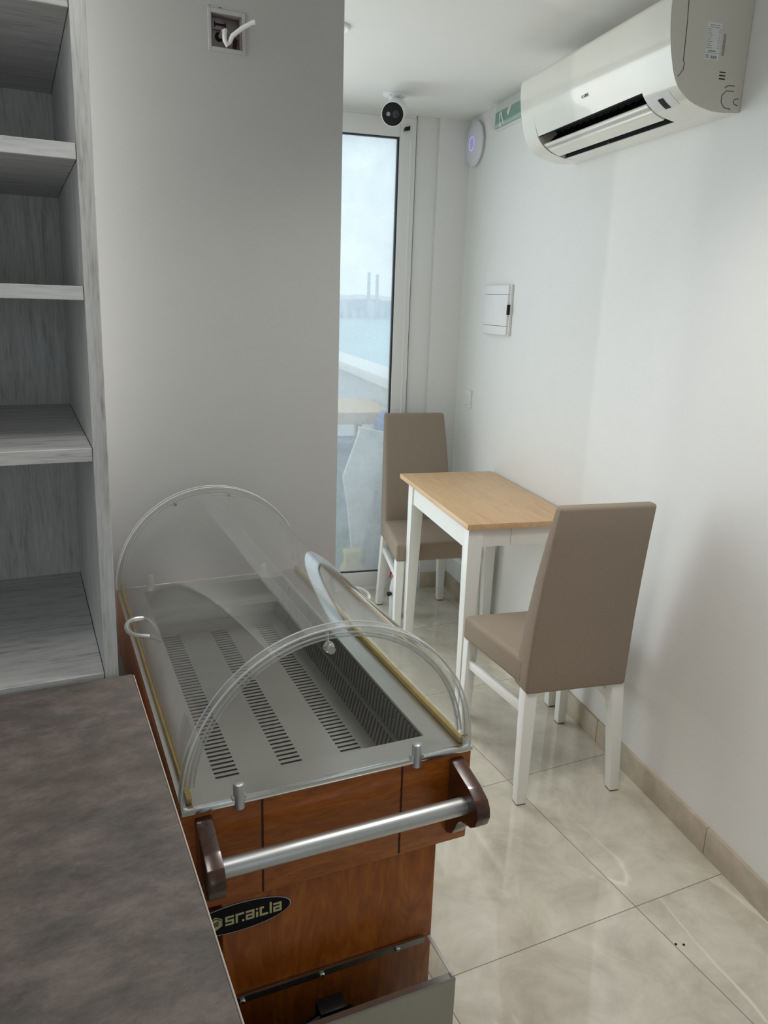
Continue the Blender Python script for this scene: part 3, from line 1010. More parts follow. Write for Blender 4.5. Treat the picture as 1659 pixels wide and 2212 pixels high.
def lid(a0, a1, lab, handle_a, hy):
    b = MB()
    ring(b, R0 - 0.0085, R0 - 0.005, 0.024, 0.916, a0, a1, 40)
    L = b.build('lid', M['lid_left'] if handle_a > 90 else M['lid_right'], tr, label=lab, angle=60)
    px, pz = dome(handle_a, R0 - 0.005)
    nx, nz = math.cos(math.radians(handle_a)), math.sin(math.radians(handle_a))
    h = MB()
    pts = []
    for i in range(17):
        t = PI * i / 16
        out = 0.040 * math.sin(t) ** 0.8
        pts.append((px + nx * out, hy - 0.047 * math.cos(t), pz + nz * out - 0.01 * math.sin(t)))
    h.tube(pts, 0.0046, 10)
    h.build('lid_handle', M['satin'] if handle_a > 90 else M['acrylic_edge'], L, label='curved pull handle')
    return L
lid(97, 176, 'left clear curved lid', 162, 0.50)
lid(4, 101, 'right clear curved lid', 20, 0.50)
for xx, yy in ((-0.156, 0.0), (0.137, 0.0), (-0.156, 0.938), (0.137, 0.938)):
    k = MB()
    k.lathe([(0.0085, 0.786), (0.0085, 0.822), (0.0075, 0.8255), (0.005, 0.827)], (xx, yy, 0), (0, 0, 1), 20)
    s = -1 if yy < 0.5 else 1
    k.box(xx - 0.011, xx + 0.011, yy - 0.004, yy + 0.006, 0.800, 0.806, 0.001)
    k.build('plate_clamp', M['satin'], tr)
fx = MB()
fx.lathe([(0.0085, 0), (0.0085, 0.004), (0.006, 0.006), (0.006, 0.016)], (-0.012, 0.019, 1.014), (0, -1, 0.0), 18)
fx.tube([(-0.012, 0.021, 1.014), (-0.012, 0.026, 1.034)], 0.003, 8)
fx.build('arch_screw', M['chrome'], tr, label='small chrome fixing screw under the arch')
for xx in (-0.09, 0.045):
    MB().lathe([(0.004, 0), (0.004, 0.004)], (xx, 0.926, dome(math.degrees(math.acos(xx / (R0 - 0.016))), R0 - 0.016)[1]), (0, -1, 0), 10).build('arch_screw', M['steel_dark'], tr)
# push handle
prof = [(0.0, 0.785), (-0.012, 0.781), (-0.062, 0.768), (-0.086, 0.757), (-0.094, 0.745), (-0.096, 0.730), (-0.090, 0.714), (-0.078, 0.704), (-0.060, 0.699), (-0.046, 0.694), (-0.036, 0.683), (-0.030, 0.668), (-0.020, 0.652), (0.0, 0.640)]
for x0, x1, lab in ((-0.222, -0.197, 'dark curved wooden bracket half hidden by the counter'), (0.199, 0.224, 'dark curved wooden bracket at the right of the panel')):
    b = MB()
    b.prism([(y - 0.0006, z) for y, z in prof], 'x', x0, x1, 0.003)
    b.build('handle_bracket', M['dark_wood'], tr, label=lab, angle=30)
hb = MB()
hb.lathe([(0.0138, -0.205), (0.0142, -0.203), (0.0142, 0.203), (0.0138, 0.205)], (0.001, -0.055, 0.731), (1, 0, 0), 28)
hb.build('push_bar', M['satin'], tr, label='satin chrome push bar')
# oval maker's plate with blocky lettering
pcx, pcz, prx, prz = -0.159, 0.587, 0.082, 0.0245
plate = MB()
plate.prism([(pcx + (prx + 0.0016) * math.cos(2 * PI * i / 48), pcz + (prz + 0.0016) * math.sin(2 * PI * i / 48)) for i in range(48)], 'y', 0.0022, 0.0038)
pf = plate.build('name_plate', M['satin'], tr, smooth=False, label='oval black plate with gold lettering')
fc = MB()
fc.prism([(pcx + prx * math.cos(2 * PI * i / 48), pcz + prz * math.sin(2 * PI * i / 48)) for i in range(48)], 'y', 0.0014, 0.00215)
fc.build('plate_face', M['logo_black'], pf, smooth=False)
GL = {'s': ['####', '#   ', '####', '   #', '####'], 'c': ['####', '#   ', '#   ', '#   ', '#  #'], 'a': ['####', '   #', '####', '#  #', '####'],
      'i': ['#', ' ', '#', '#', '#'], 'o': ['##  ', '#   ', '#   ', '#   ', '####'], 'l': ['#', '#', '#', '#', '#']}
lt = MB()
cur = -0.181
cw, chh = 0.0034, 0.0033
for chx in 'scaiola':
    g = GL[chx]
    tall = chx in 'l'
    for rI, row in enumerate(g):
        c0 = 0
        while c0 < len(row):
            if row[c0] == '#':
                c1 = c0
                while c1 + 1 < len(row) and row[c1 + 1] == '#':
                    c1 += 1
                topz = pcz + 0.0078 - rI * chh
                hgt_ = chh * 1.02
                if tall and rI == 0:
                    topz += 0.004
                    hgt_ += 0.004
                lt.box(cur + c0 * cw, cur + (c1 + 1) * cw * 1.0, 0.0006, 0.0013, topz - hgt_, topz)
                c0 = c1 + 1
            else:
                c0 += 1
    cur += len(g[0]) * cw + 0.0025
hexx = -0.1965
lt.prism([(hexx + 0.0125 * math.cos(PI / 6 + PI / 3 * i), pcz + 0.0125 * math.sin(PI / 6 + PI / 3 * i)) for i in range(6)], 'y', 0.0006, 0.0013)
lt.build('lettering', M['logo_gold'], pf, smooth=False, label='pale gold lettering and hexagon emblem')
hx = MB()
hx.prism([(hexx + 0.0106 * math.cos(PI / 6 + PI / 3 * i), pcz + 0.0106 * math.sin(PI / 6 + PI / 3 * i)) for i in range(6)], 'y', 0.0001, 0.00055)
hx.build('emblem_ring', M['logo_black'], pf, smooth=False)
hx = MB()
hx.prism([(hexx + 0.0098 * math.cos(PI / 6 + PI / 3 * i), pcz + 0.0098 * math.sin(PI / 6 + PI / 3 * i)) for i in range(6)], 'y', -0.0004, 0.00005)
hx.build('emblem', M['logo_gold'], pf, smooth=False)
hx = MB()
for q in (-0.003, 0.0, 0.003):
    hx.bar((hexx - 0.0055, -0.0006, pcz + q - 0.0015), (hexx + 0.0055, -0.0006, pcz + q + 0.0015), 0.0012, 0.0004, up=(0, 1, 0))
hx.build('emblem_mark', M['logo_black'], pf, smooth=False)
# steel tray hung on the front
ty = MB()
ty.box(-0.195, 0.169, -0.004, 0.0015, 0.424, 0.436)
ty.build('tray_hanger', M['tray_steel'], tr, smooth=False, label='steel hanging strip with bolts')
for xx in (-0.158, -0.024, 0.115):
    MB().lathe([(0.0048, 0), (0.0048, 0.003), (0.003, 0.005)], (xx, -0.004, 0.430), (0, -1, 0), 14).build('bolt', M['chrome'], tr)
tf = MB()
tf.box(-0.20, 0.180, -0.0965, -0.094, 0.19, 0.428)
tf.box(-0.20, 0.180, -0.0965, -0.082, 0.428, 0.4305, 0.0008, 1)
tf.tube([(-0.20, -0.0935, 0.428), (0.180, -0.0935, 0.428)], 0.0032, 10)
tf.box(-0.20, 0.180, -0.0965, -0.002, 0.187, 0.190)
tf.box(-0.20, -0.1975, -0.094, -0.004, 0.19, 0.428)
tf.build('steel_tray', M['tray_steel'], tr, label='brushed steel front tray')
ts = MB()
ts.box(0.1765, 0.1795, -0.0935, -0.003, 0.19, 0.430)
ts.build('tray_side', M['acrylic'], tr, smooth=False, label='clear side of the tray')
tse = MB()
tse.box(0.1740, 0.1805, -0.0935, -0.001, 0.4305, 0.434, 0.0008, 1)
tse.build('tray_side_edge', M['acrylic_edge'], tr)
# cable in the tray
pg = thing('power_plug', 'black plug and cable lying in the steel tray of the trolley', 'plug', (0.378, 0.92, 0.205), TROT)
b = MB()
pts = [(0.008 + 0.045 * math.cos(t) - 0.02, -0.008 + 0.026 * math.sin(t), 0.185 + 0.010 * math.cos(t * 2)) for t in [0.2 + 2 * PI * i / 20 for i in range(18)]]
b.tube(pts, 0.0042, 8)
b.tube([(-0.048, 0.0, 0.0), (-0.050, 0.002, 0.10), (-0.050, 0.0, 0.165), (-0.040, 0.0, 0.190), (-0.015, 0.002, 0.196), (0.012, 0.004, 0.190), (0.02, 0.004, 0.18)], 0.0045, 8)
b.build('cable', M['black'], pg)
b = MB()
b.box(-0.026, 0.022, -0.004, 0.028, 0.165, 0.204, 0.006)
b.box(-0.024, -0.016, 0.0, 0.020, 0.172, 0.190, 0.003)
b.build('plug_body', M['black'], pg)

# ------------------------------------------------------------------ table
tb = thing('dining_table', 'narrow white table with light beech top against the right wall', 'table', W(0.737, 0.234, 0), ROT)
# local x toward the wall, y away from the camera
tx0, tx1, ty0, ty1 = -0.221, 0.221, -0.417, 0.417
MB().box(tx0, tx1, ty0, ty1, 0.748, 0.769, 0.0025).build('tabletop', M['beech'], tb)
ap = MB()
ap.box(tx0 + 0.020, tx0 + 0.040, ty0 + 0.05, 0.290, 0.663, 0.7475)
ap.box(tx1 - 0.040, tx1 - 0.020, ty0 + 0.05, 0.290, 0.663, 0.7475)
ap.box(tx0 + 0.06, tx0 + 0.1775, ty0 + 0.022, ty0 + 0.040, 0.678, 0.7475)
ap.box(tx0 + 0.1795, tx1 - 0.06, ty0 + 0.022, ty0 + 0.040, 0.678, 0.7475)
ap.box(tx0 + 0.06, tx1 - 0.06, 0.285, 0.303, 0.663, 0.7475)
ap.build('apron', M['white_wood'], tb, smooth=False)
for sxx in (-1, 1):
    for syy in (-1, 1):
        ox, oy = sxx * 0.2085, (-0.400 if syy < 0 else 0.323)
        w0, w1 = 0.058, 0.036
        def corner(w, z):
            xa, xb = sorted((ox, ox - sxx * w))
            ya, yb = sorted((oy, oy - syy * w))
            return [(xa, ya, z), (xb, ya, z), (xb, yb, z), (xa, yb, z)]
        L = MB().hexa(corner(w1, 0.004) + corner(w0, 0.7475), 0.003).build('leg', M['white_wood'], tb)
        MB().hexa(corner(w1 - 0.004, 0.0) + corner(w1 - 0.004, 0.0042)).build('foot_pad', M['pad'], L, smooth=False)

# ------------------------------------------------------------------ chairs (local: front = +y, x to the right)
def make_chair(label):
    t = thing('dining_chair', label, 'chair', (0, 0, 0), 0, 'taupe dining chairs at the table')
    # seat cushion
    s = MB()
    s.hexa([(-0.172, -0.150, 0.385), (0.172, -0.150, 0.385), (0.214, 0.242, 0.376), (-0.214, 0.242, 0.376),
            (-0.172, -0.150, 0.474), (0.172, -0.150, 0.474), (0.214, 0.242, 0.462), (-0.214, 0.242, 0.462)], 0.018, 4)
    so_ = s.build('seat', M['fabric'], t, angle=60)
    pp = MB()
    z = 0.4665
    pp.tube([(-0.174, -0.09, 0.463), (-0.209, 0.222, 0.4535), (-0.200, 0.237, 0.453), (0.200, 0.237, 0.453), (0.209, 0.222, 0.4535), (0.174, -0.09, 0.463)], 0.0022, 6)
    pp.build('seat_seam', M['fabric'], so_)
    # tapering padded back down to the skirt of the cover
    b = bmesh.new()
    rows = [(0.372, -0.092, -0.188, 0.172), (0.46, -0.105, -0.191, 0.172), (0.60, -0.128, -0.202, 0.169), (0.75, -0.162, -0.222, 0.164), (0.88, -0.196, -0.244, 0.158), (0.984, -0.226, -0.264, 0.153)]
    prev = None
    for z_, yf, yr, hw in rows:
        ringv = [b.verts.new((-hw, yr, z_)), b.verts.new((hw, yr, z_)), b.verts.new((hw, yf, z_)), b.verts.new((-hw, yf, z_))]
        if prev:
            for i in range(4):
                b.faces.new((prev[i], prev[(i + 1) % 4], ringv[(i + 1) % 4], ringv[i]))
        else:
            b.faces.new(ringv[::-1])
        prev = ringv
    b.faces.new(prev)
    bmesh.ops.recalc_face_normals(b, faces=b.faces[:])
    ed = [e for e in b.edges if len(e.link_faces) == 2 and e.calc_face_angle() > 0.6]
    bmesh.ops.bevel(b, geom=ed, offset=0.012, segments=4, profile=0.5, affect='EDGES')
    mb = MB()
    mb._merge(b)
    mb.build('backrest', M['fabric'], t, angle=60)
    for sgn in (-1, 1):
        # front leg
        def q(cx_, cy_, w, z_):
            return [(cx_ - w / 2, cy_ - w / 2, z_), (cx_ + w / 2, cy_ - w / 2, z_), (cx_ + w / 2, cy_ + w / 2, z_), (cx_ - w / 2, cy_ + w / 2, z_)]
        L = MB().hexa(q(sgn * 0.196, 0.224, 0.031, 0.004) + q(sgn * 0.190, 0.218, 0.040, 0.380), 0.003).build('leg', M['white_wood'], t)
        MB().hexa(q(sgn * 0.196, 0.224, 0.027, 0) + q(sgn * 0.196, 0.224, 0.027, 0.0042)).build('foot_pad', M['pad'], L, smooth=False)
        L = MB().hexa(q(sgn * 0.166, -0.192, 0.033, 0.004) + q(sgn * 0.150, -0.160, 0.042, 0.380), 0.003).build('leg', M['white_wood'], t)
        MB().hexa(q(sgn * 0.166, -0.192, 0.029, 0) + q(sgn * 0.166, -0.192, 0.029, 0.0042)).build('foot_pad', M['pad'], L, smooth=False)
        MB().bar((sgn * 0.193, 0.208, 0.290), (sgn * 0.156, -0.158, 0.308), 0.018, 0.030, bevel=0.002).build('stretcher', M['white_wood'], t)
    return t


def dup(root, loc, rotz, label):
    r = root.copy()
    COL.objects.link(r)
    r.location = loc
    r.rotation_euler = (0, 0, rotz)
    r['label'] = label
    for ch in list(root.children):
        c = ch.copy()
        COL.objects.link(c)
        c.parent = r
        for g in list(ch.children):
            d = g.copy()
            COL.objects.link(d)
            d.parent = c
    return r


bpy.context.view_layer.update()
ch1 = make_chair('taupe fabric dining chair with white legs at the near end of the table')
ch1.location = W(0.004, 0.266, 0)
ch1.rotation_euler = (0, 0, ROT)
dup(ch1, W(1.306, 0.272, 0), ROT + PI, 'taupe fabric dining chair with white legs at the far end by the glass door')

# spray bottle standing behind the far chair's legs
sb = thing('spray_bottle', 'white bottle with red trigger on the floor under the far chair', 'bottle', (1.605, 3.21, 0))
MB().lathe([(0.030, 0), (0.034, 0.006), (0.034, 0.15), (0.026, 0.19), (0.013, 0.215), (0.013, 0.225)], (0, 0, 0), (0, 0, 1), 24).build('bottle_body', M['lilac_plastic'], sb)
b = MB()
b.box(-0.016, 0.018, -0.014, 0.014, 0.225, 0.262, 0.005)
b.tube([(-0.012, 0, 0.24), (-0.034, 0, 0.232), (-0.040, 0, 0.205)], [0.007, 0.006, 0.004], 8)
b.build('trigger_head', M['red'], sb)
MB().lathe([(0.010, 0), (0.012, 0.014)], (-0.036, -0.006, 0.125), (-1, -0.4, 0), 12).build('nozzle_cap', M['black'], sb)

# ------------------------------------------------------------------ air conditioner (local x into the wall, y along it)
ac = thing('air_conditioner', 'cream wall mounted air conditioner high on the right wall', 'air conditioner', W(0.203, 0, 2.0), ROT)
YL, YH = -0.427, 0.427           # near end, far end
full = [(0, 0.014), (-0.05, 0.010), (-0.094, 0.013), (-0.152, 0.030), (-0.195, 0.066), (-0.217, 0.122), (-0.229, 0.182), (-0.233, 0.240), (-0.226, 0.262), (-0.200, 0.276), (0, 0.280)]
cut = [(0, 0.014), (-0.05, 0.010), (-0.088, 0.0124), (-0.073, 0.060), (-0.140, 0.105), (-0.198, 0.074), (-0.217, 0.122), (-0.229, 0.182), (-0.233, 0.240), (-0.226, 0.262), (-0.200, 0.276), (0, 0.280)]


def rounded(pts, i0, i1, n=5):
    """Catmull-Rom through pts[i0..i1], the rest left as it is."""
    out = list(pts[:i0])
    for i in range(i0, i1):
        p0, p1, p2, p3 = (Vector(pts[k]) for k in (max(i - 1, i0), i, i + 1, min(i + 2, i1)))
        for k in range(n):
            t = k / n
            q = 0.5 * ((2 * p1) + (p2 - p0) * t + (2 * p0 - 5 * p1 + 4 * p2 - p3) * t * t + (3 * p1 - p0 - 3 * p2 + p3) * t ** 3)
            out.append((q.x, q.y))
    return out + list(pts[i1:])


full = rounded(full, 1, 9)
cut = rounded(cut, 5, 10)
OL, OH = -0.282, 0.335           # air outlet span along y
body = MB()
body.prism([(x, z) for x, z in full], 'y', YL + 0.002, OL)
body.prism([(x, z) for x, z in full], 'y', OH, YH)
body.prism([(x, z) for x, z in cut], 'y', OL, OH)
body.build('casing', M['ac_cream'], ac, angle=30)
side = MB()
side.prism([(x * 0.985 - 0.001, 0.145 + (z - 0.145) * 0.985) for x, z in full], 'y', YL - 0.0012, YL + 0.0019)
side.build('end_cap', M['ac_side'], ac, smooth=False, label='matt cream end cap')
cav = MB()
cav.prism([(-0.088, 0.0140), (-0.0755, 0.059), (-0.140, 0.1035), (-0.196, 0.0735), (-0.190, 0.0730), (-0.140, 0.098), (-0.080, 0.058), (-0.086, 0.0150)], 'y', OL + 0.0006, OH - 0.0006)
cav.box(-0.150, -0.085, OL + 0.0005, OL + 0.0015, 0.04, 0.085)
cav.build('air_outlet', M['matt_black'], ac, smooth=False, label='black air outlet slot')
for yy in [OL + 0.03 + 0.04 * k for k in range(15)]:
    MB().prism([(-0.165, 0.058), (-0.130, 0.092), (-0.110, 0.080), (-0.140, 0.050)], 'y', yy, yy + 0.0015).build('guide_vane', M['black'], ac, smooth=False)
lou = MB()
lou.shell([(-0.119, 0.0160), (-0.135, 0.0215), (-0.152, 0.0290), (-0.168, 0.0390), (-0.180, 0.0480)], -0.004, 'y', OL + 0.006, OH - 0.012)
lou.build('louvre_flap', M['ac_cream'], ac, label='open louvre flap', angle=50)
# front panel seam, drawn as a thin recessed line round the glossy front
sm = MB()
sm.tube([(-0.190, YL - 0.0012, 0.262), (-0.186, YL - 0.0012, 0.20), (-0.1845, YL - 0.0012, 0.115), (-0.181, YL - 0.0012, 0.112), (-0.182, YL - 0.0012, 0.096), (-0.194, YL - 0.0012, 0.080), (-0.204, YL + 0.003, 0.0905)], 0.0011, 6)
sm.build('panel_seam', M['seam'], ac, label='thin dark seam of the front panel')
# display window and receiver
curve = [p for p in full if -0.1935 < p[0] < -0.150 and p[1] < 0.07]
dsp = MB()
dsp.shell(curve, 0.0009, 'y', -0.388, OL - 0.002)
dsp.build('display_window', M['label_white'], ac, label='pale display panel')
rc = MB()
rc.shell([(p[0] - 0.0005, p[1] - 0.0006) for p in curve[-5:-1]], 0.0012, 'y', -0.352, -0.330)
rc.build('remote_receiver', M['black'], ac, label='small black receiver square')
MB().box(-0.1095, -0.1035, 0.02, 0.028, 0.0095, 0.0145, 0.001).build('louvre_clip', M['black'], ac)
# maker's mark on the glossy front
me = text_mesh('G GREE', 0.012, 0.0003)
me.materials.append(M['ink'])
lg = bpy.data.objects.new('maker_mark', me)
COL.objects.link(lg)
lg.parent = ac
lg.matrix_local = Matrix.Translation((-0.2185, -0.005, 0.1245)) @ Matrix(((0, 0, -1, 0), (-1, 0, 0, 0), (0, 1, 0, 0), (0, 0, 0, 1))) @ Matrix.Rotation(math.radians(10), 4, 'X')
# rating label, bar code, vents, knock-out outline on the near end
YE = YL - 0.0013
lab = MB()
lab.box(-0.128, -0.085, YE - 0.0006, YE, 0.125, 0.208)
rl = lab.build('rating_label', M['label_white'], ac, smooth=False, label='white rating label with printed lines')
pr_ = MB()
YT = YE - 0.0009
for k in range(12):
    z_ = 0.203 - 0.0046 * k
    a0_ = -0.120 if k < 2 else -0.1255
    a1_ = -0.093 if k < 2 else (-0.1255 + random.uniform(0.010, 0.018))
    pr_.box(a0_, a1_, YT, YE - 0.00061, z_ - 0.0012, z_)
    if k >= 2:
        w_ = random.uniform(0.003, 0.008)
        pr_.box(-0.088 - w_, -0.0875, YT, YE - 0.00061, z_ - 0.0012, z_)
pr_.box(-0.117, -0.096, YT, YE - 0.00061, 0.1435, 0.1465)
pr_.box(-0.1275, -0.0855, YT, YE - 0.00061, 0.1405, 0.1412)
for k in range(3):
    pr_.box(-0.108 + 0.006 * k, -0.1035 + 0.006 * k, YT, YE - 0.00061, 0.1285, 0.135)
pr_.build('label_print', M['grey_print'], rl, smooth=False)
me = text_mesh('CE', 0.0095, 0.0001)
me.materials.append(M['ink'])
ce = bpy.data.objects.new('conformity_mark', me)
COL.objects.link(ce)
ce.parent = rl
ce.matrix_local = Matrix.Translation((-0.120, YT, 0.132)) @ Matrix.Rotation(PI / 2, 4, 'X')
bc = MB()
zz = 0.138
while zz < 0.186:
    w_ = random.choice((0.0006, 0.0010, 0.0016))
    bc.box(-0.0775, -0.070, YE - 0.0006, YE, zz, zz + w_)
    zz += w_ + random.choice((0.0007, 0.0012))
bc.build('bar_code', M['grey_print'], ac, smooth=False, label='narrow bar code strip')
vt = MB()
for k in range(3):
    vt.box(-0.076, -0.058, YE - 0.0005, YE, 0.100 - 0.0075 * k, 0.1025 - 0.0075 * k)
vt.build('end_vents', M['matt_black'], ac, smooth=False, label='three dark vent slits')
ko = MB()
ko.tube([(-0.026, YE, 0.074), (-0.046, YE, 0.073), (-0.055, YE, 0.067)], 0.0011, 6)
ko.tube([(-0.026, YE, 0.062), (-0.048, YE, 0.061), (-0.060, YE, 0.050), (-0.060, YE, 0.034), (-0.050, YE, 0.022), (-0.030, YE, 0.020)], 0.0011, 6)
ko.tube([(-0.010, YE, 0.046), (-0.020, YE, 0.044), (-0.024, YE, 0.038), (-0.020, YE, 0.032), (-0.010, YE, 0.030)], 0.0011, 6)
ko.build('pipe_knockout', M['seam'], ac, label='rounded outline of the pipe knock-out')

# ------------------------------------------------------------------ exit sign behind the air conditioner
ex = thing('exit_sign', 'green and white exit sign light under the ceiling behind the air conditioner', 'sign', W(1.17, 0, 2.25), ROT)
MB().box(-0.020, 0.0, -0.17, 0.185, 0.0, 0.108, 0.003).build('sign_base', M['white_plastic'], ex)
sh = MB()
sh.prism([(-0.0205, 0.002), (-0.040, 0.006), (-0.052, 0.050), (-0.045, 0.098), (-0.0205, 0.105)], 'y', -0.165, 0.180, 0.002)
sh.build('clear_cover', M['clear_cover'], ex, smooth=False)
gp = MB()
gp.box(-0.0245, -0.0206, -0.16, 0.175, 0.006, 0.070)
gp.build('green_legend', M['green'], ex, smooth=False, label='green legend panel')
gp = MB()
gp.box(-0.0265, -0.0246, -0.16, 0.175, 0.008, 0.022)
gp.build('legend_strip', M['green_pale'], ex, smooth=False)
pm = MB()
XL = -0.0262
pm.bar((XL, 0.128, 0.060), (XL, 0.118, 0.030), 0.011, 0.002, up=(1, 0, 0))
pm.bar((XL, 0.112, 0.064), (XL, 0.100, 0.040), 0.013, 0.002, up=(1, 0, 0))
pm.bar((XL, 0.100, 0.042), (XL, 0.078, 0.012), 0.011, 0.002, up=(1, 0, 0))
pm.box(XL - 0.0012, XL + 0.0008, 0.100, 0.124, 0.006, 0.024)
pm.build('running_figure', M['white_plastic'], ex, smooth=False, label='white pictogram')
pm = MB()
pm.prism([(0.05, 0.05), (0.03, 0.068), (0.005, 0.068), (0.03, 0.035)], 'x', XL - 0.001, XL + 0.001)
pm.build('white_arrow', M['white_plastic'], ex, smooth=False)

# ------------------------------------------------------------------ wireless access point disc
apn = thing('access_point', 'round white wireless access point with blue ring on the right wall', 'access point', W(1.598, 0, 2.240), ROT)
MB().lathe([(0.088, 0.0), (0.092, 0.008), (0.0985, 0.012), (0.0985, 0.018), (0.094, 0.023), (0.06, 0.029), (0.0, 0.0315)], (0, 0, 0), (-1, 0, 0), 48).build('disc_body', M['lilac_plastic'], apn, angle=40)
rg = MB()
rg.tube([(-0.0306, 0.030 * math.cos(2 * PI * i / 36), 0.030 * math.sin(2 * PI * i / 36)) for i in range(36)], 0.0022, 8, closed=True)
rg.build('status_ring', M['ring'], apn, label='glowing blue status ring')

# ------------------------------------------------------------------ distribution box
db = thing('fuse_box', 'white plastic fuse box with curved cover on the right wall', 'fuse box', W(1.222, 0, 1.494), ROT)
MB().box(-0.012, 0.0, -0.147, 0.147, -0.108, 0.108, 0.003).build('box_frame', M['white_plastic'], db)
dd = MB()
dprof = [(-0.0122, 0.0)] + [(-0.0122 - 0.020 * math.sin(PI * i / 12) ** 0.6, -0.135 + 0.27 * i / 12) for i in range(13)]
poly = [(-0.0124, -0.138), (-0.020, -0.136), (-0.029, -0.10), (-0.034, -0.03), (-0.033, 0.04), (-0.027, 0.10), (-0.019, 0.136), (-0.0124, 0.138)]
dd.prism([(x, y) for x, y in poly], 'z', -0.066, 0.066)
dd.build('box_door', M['white_plastic'], db, label='curved hinged cover', angle=20)
dd2 = MB()
dd2.prism([(x * 0.97, y) for x, y in poly], 'z', 0.068, 0.104)
dd2.prism([(x * 0.97, y) for x, y in poly], 'z', -0.104, -0.068)
dd2.build('box_shoulder', M['white_plastic'], db, angle=20)
MB().box(-0.024, -0.0122, -0.1475, -0.138, -0.018, 0.024, 0.001).build('latch', M['black'], db, label='small black latch')

# ------------------------------------------------------------------ wall socket low near the corner
sk = thing('wall_switch', 'white wall switch plate near the back corner of the right wall', 'switch', W(1.517, 0, 1.060), ROT)
MB().box(-0.010, 0.0, -0.044, 0.044, -0.044, 0.044, 0.002).build('plate', M['white_plastic'], sk)
MB().hexa([(-0.011, -0.016, -0.022), (-0.0102, -0.016, -0.022), (-0.0102, 0.016, -0.022), (-0.011, 0.016, -0.022),
           (-0.0145, -0.016, 0.022), (-0.0102, -0.016, 0.022), (-0.0102, 0.016, 0.022), (-0.0145, 0.016, 0.022)], 0.0006, 1).build('rocker', M['white_plastic'], sk)
for yy in (-0.008, 0.010):
    MB().lathe([(0.003, 0), (0.003, 0.0006)], (-0.0103, yy, -0.031), (-1, 0, 0), 10).build('screw', M['grey_print'], sk)

# ------------------------------------------------------------------ security camera on the ceiling
sc_ = thing('security_camera', 'white bullet security camera with black face hanging from the ceiling', 'camera', (1.532, 3.261, CEIL))
MB().lathe([(0.050, 0.0), (0.050, -0.006), (0.044, -0.012), (0.022, -0.016), (0.020, -0.045), (0.014, -0.055)], (0, 0, 0), (0, 0, 1), 32).build('mount', M['white_plastic'], sc_)
face = Vector((1.452, 3.105, 2.245)) - Vector((1.532, 3.261, CEIL))
rear = Vector((0.012, 0.0, -0.055))
axd = (face - rear).normalized()
Lb = (face - rear).length
cb = MB()
cb.lathe([(0.0, -0.022), (0.026, -0.018), (0.040, -0.002), (0.045, 0.03), (0.0465, Lb - 0.02), (0.0465, Lb), (0.0435, Lb + 0.001), (0.0435, Lb - 0.004), (0.0, Lb - 0.004)], rear, axd, 36)
cb.build('camera_body', M['white_plastic'], sc_, angle=40)
fcm = MB()
fcm.lathe([(0.0432, Lb - 0.0038), (0.0432, Lb - 0.0005), (0.030, Lb + 0.0018), (0.0, Lb + 0.0025)], rear, axd, 36)
fo = fcm.build('face_glass', M['black'], sc_, label='black glossy face', angle=60)
qv = axd.to_track_quat('Z', 'Y')
bx = qv @ Vector((1, 0, 0))
by = qv @ Vector((0, 1, 0))
rgt = Vector((0.907, -0.42, 0.0))
rgt = (rgt - axd * rgt.dot(axd)).normalized()
upv = axd.cross(rgt)
if upv.z < 0:
    upv = -upv
fc0 = rear + axd * (Lb + 0.0008)
MB().lathe([(0.0082, 0), (0.0082, 0.0014), (0.004, 0.003)], fc0 - rgt * 0.017, axd, 20).build('infrared_lamp', M['led'], fo)
MB().lathe([(0.0145, 0), (0.0145, 0.0018), (0.010, 0.0035), (0.0, 0.005)], fc0 + rgt * 0.013, axd, 24).build('lens', M['lens'], fo)
MB().lathe([(0.003, 0), (0.003, 0.001)], fc0 - upv * 0.026, axd, 12).build('sensor_dot', M['led'], fo)
for dx_, dy_ in ((-0.03, -0.025), (0.03, -0.022), (0.0, 0.036)):
    MB().lathe([(0.0045, 0), (0.0045, -0.002)], (dx_, dy_, -0.0115), (0, 0, 1), 10).build('mount_screw', M['grey_print'], sc_)

# ceiling spotlight mostly behind the partition edge
dl = thing('ceiling_spotlight', 'small white ceiling spotlight rim half hidden by the partition edge', 'ceiling light', (1.005, 2.61, CEIL))
rgm = MB()
rgm.tube([(0.045 * math.cos(2 * PI * i / 40), 0.045 * math.sin(2 * PI * i / 40), -0.004) for i in range(40)], 0.006, 8, closed=True)
rgm.build('rim', M['white_plastic'], dl)
MB().lathe([(0.040, -0.0015), (0.040, -0.004), (0.0, -0.0045)], (0, 0, 0), (0, 0, 1), 32).build('diffuser', M['white_plastic'], dl)

# ------------------------------------------------------------------ open wiring box high on the partition
wb = thing('wiring_box', 'open recessed wiring box with loose white cable on the partition', 'junction box', (0.4975, PY, 2.103))
wf_ = MB()
OW, IW = 0.0435, 0.0362
for a in ((-OW, -IW, -OW, OW), (IW, OW, -OW, OW)):
    wf_.box(a[0], a[1], -0.0025, 0.001, a[2], a[3], 0.0008, 1)
wf_.box(-IW, IW, -0.0025, 0.001, 0.0345, OW, 0.0008, 1)
wf_.box(-IW, IW, -0.0025, 0.001, -OW, -0.0345, 0.0008, 1)
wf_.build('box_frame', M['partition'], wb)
ib = MB()
ib.box(-0.0360, 0.0360, 0.030, 0.034, -0.0345, 0.0345)
ib.box(-0.0360, -0.0345, 0.001, 0.030, -0.0345, 0.0345)
ib.box(0.0345, 0.0360, 0.001, 0.030, -0.0345, 0.0345)
ib.box(-0.0345, 0.0345, 0.001, 0.030, 0.0330, 0.0345)
ib.box(-0.0345, 0.0345, 0.001, 0.030, -0.0345, -0.0330)
ib.box(-0.034, -0.005, 0.022, 0.0295, 0.008, 0.032, 0.001)
ib.build('box_shell', M['box_plastic'], wb, smooth=False)
ks = MB()
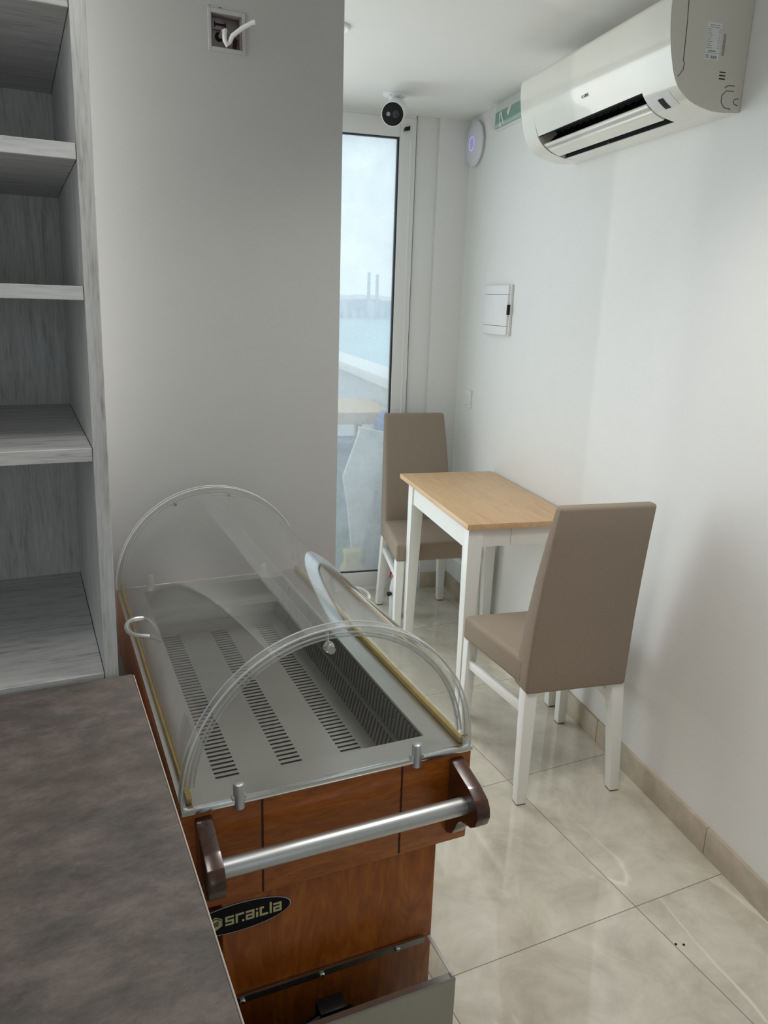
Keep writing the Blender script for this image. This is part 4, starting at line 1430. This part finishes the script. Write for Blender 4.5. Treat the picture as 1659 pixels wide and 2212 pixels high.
ks.box(-0.022, 0.002, 0.0205, 0.0215, 0.016, 0.0205)
ks.box(-0.0235, -0.0215, 0.0205, 0.0215, 0.012, 0.024)
ks.box(0.0015, 0.0035, 0.0205, 0.0215, 0.012, 0.024)
ks.lathe([(0.010, 0), (0.010, 0.001)], (-0.011, 0.0300, -0.005), (0, -1, 0), 20)
ks.lathe([(0.0025, 0), (0.0025, 0.001)], (-0.033, 0.0215, -0.001), (0, -1, 0), 10)
ks.lathe([(0.0025, 0), (0.0025, 0.001)], (-0.033, 0.0215, 0.005), (0, -1, 0), 10)
ks.build('knockout', M['matt_black'], wb, smooth=False, label='black slot and knock-out holes')
rd = MB()
rd.prism([(0.020, -0.024), (0.030, -0.026), (0.033, -0.005), (0.026, 0.000), (0.022, -0.010)], 'y', 0.0285, 0.0299)
rd.build('red_smear', M['red_dirt'], wb, smooth=False, label='dark red mark')
cbm = MB()
cbm.tube([(-0.008, 0.029, -0.004), (-0.006, 0.012, 0.002), (-0.004, -0.002, 0.001), (-0.008, -0.010, -0.010), (-0.008, -0.012, -0.022), (-0.003, -0.010, -0.030), (0.003, -0.010, -0.024), (0.010, -0.014, -0.010), (0.030, -0.022, 0.006), (0.052, -0.030, 0.019), (0.058, -0.033, 0.020)], 0.0052, 12)
cbm.build('loose_cable', M['white_plastic'], wb, label='loose white cable end')
for poly_ in ([(-0.040, 0.0462), (-0.037, 0.0470), (-0.0365, 0.0490), (-0.0395, 0.0485)],
              [(0.0415, 0.0440), (0.0440, 0.0385), (0.0452, 0.0390), (0.0428, 0.0448)],
              [(-0.018, 0.0462), (-0.010, 0.0455), (-0.010, 0.0468), (-0.018, 0.0475)]):
    MB().prism(poly_, 'y', -0.0006, 0.0005).build('plaster_chip', M['seam'], wb, smooth=False, label='dark chip in the plaster above the box')

# specks on the floor
for x, y, lab in ((1.3596, 1.0929, 'left of two black specks on the marble floor'), (1.3768, 1.0841, 'right of two black specks on the marble floor')):
    o = MB().lathe([(0.0035, 0), (0.003, 0.0015), (0.0, 0.002)], (0, 0, 0), (0, 0, 1), 10).build('floor_speck', M['black'])
    o.location = (x, y, 0)
    tag(o, lab, 'speck', 'black specks on the floor')
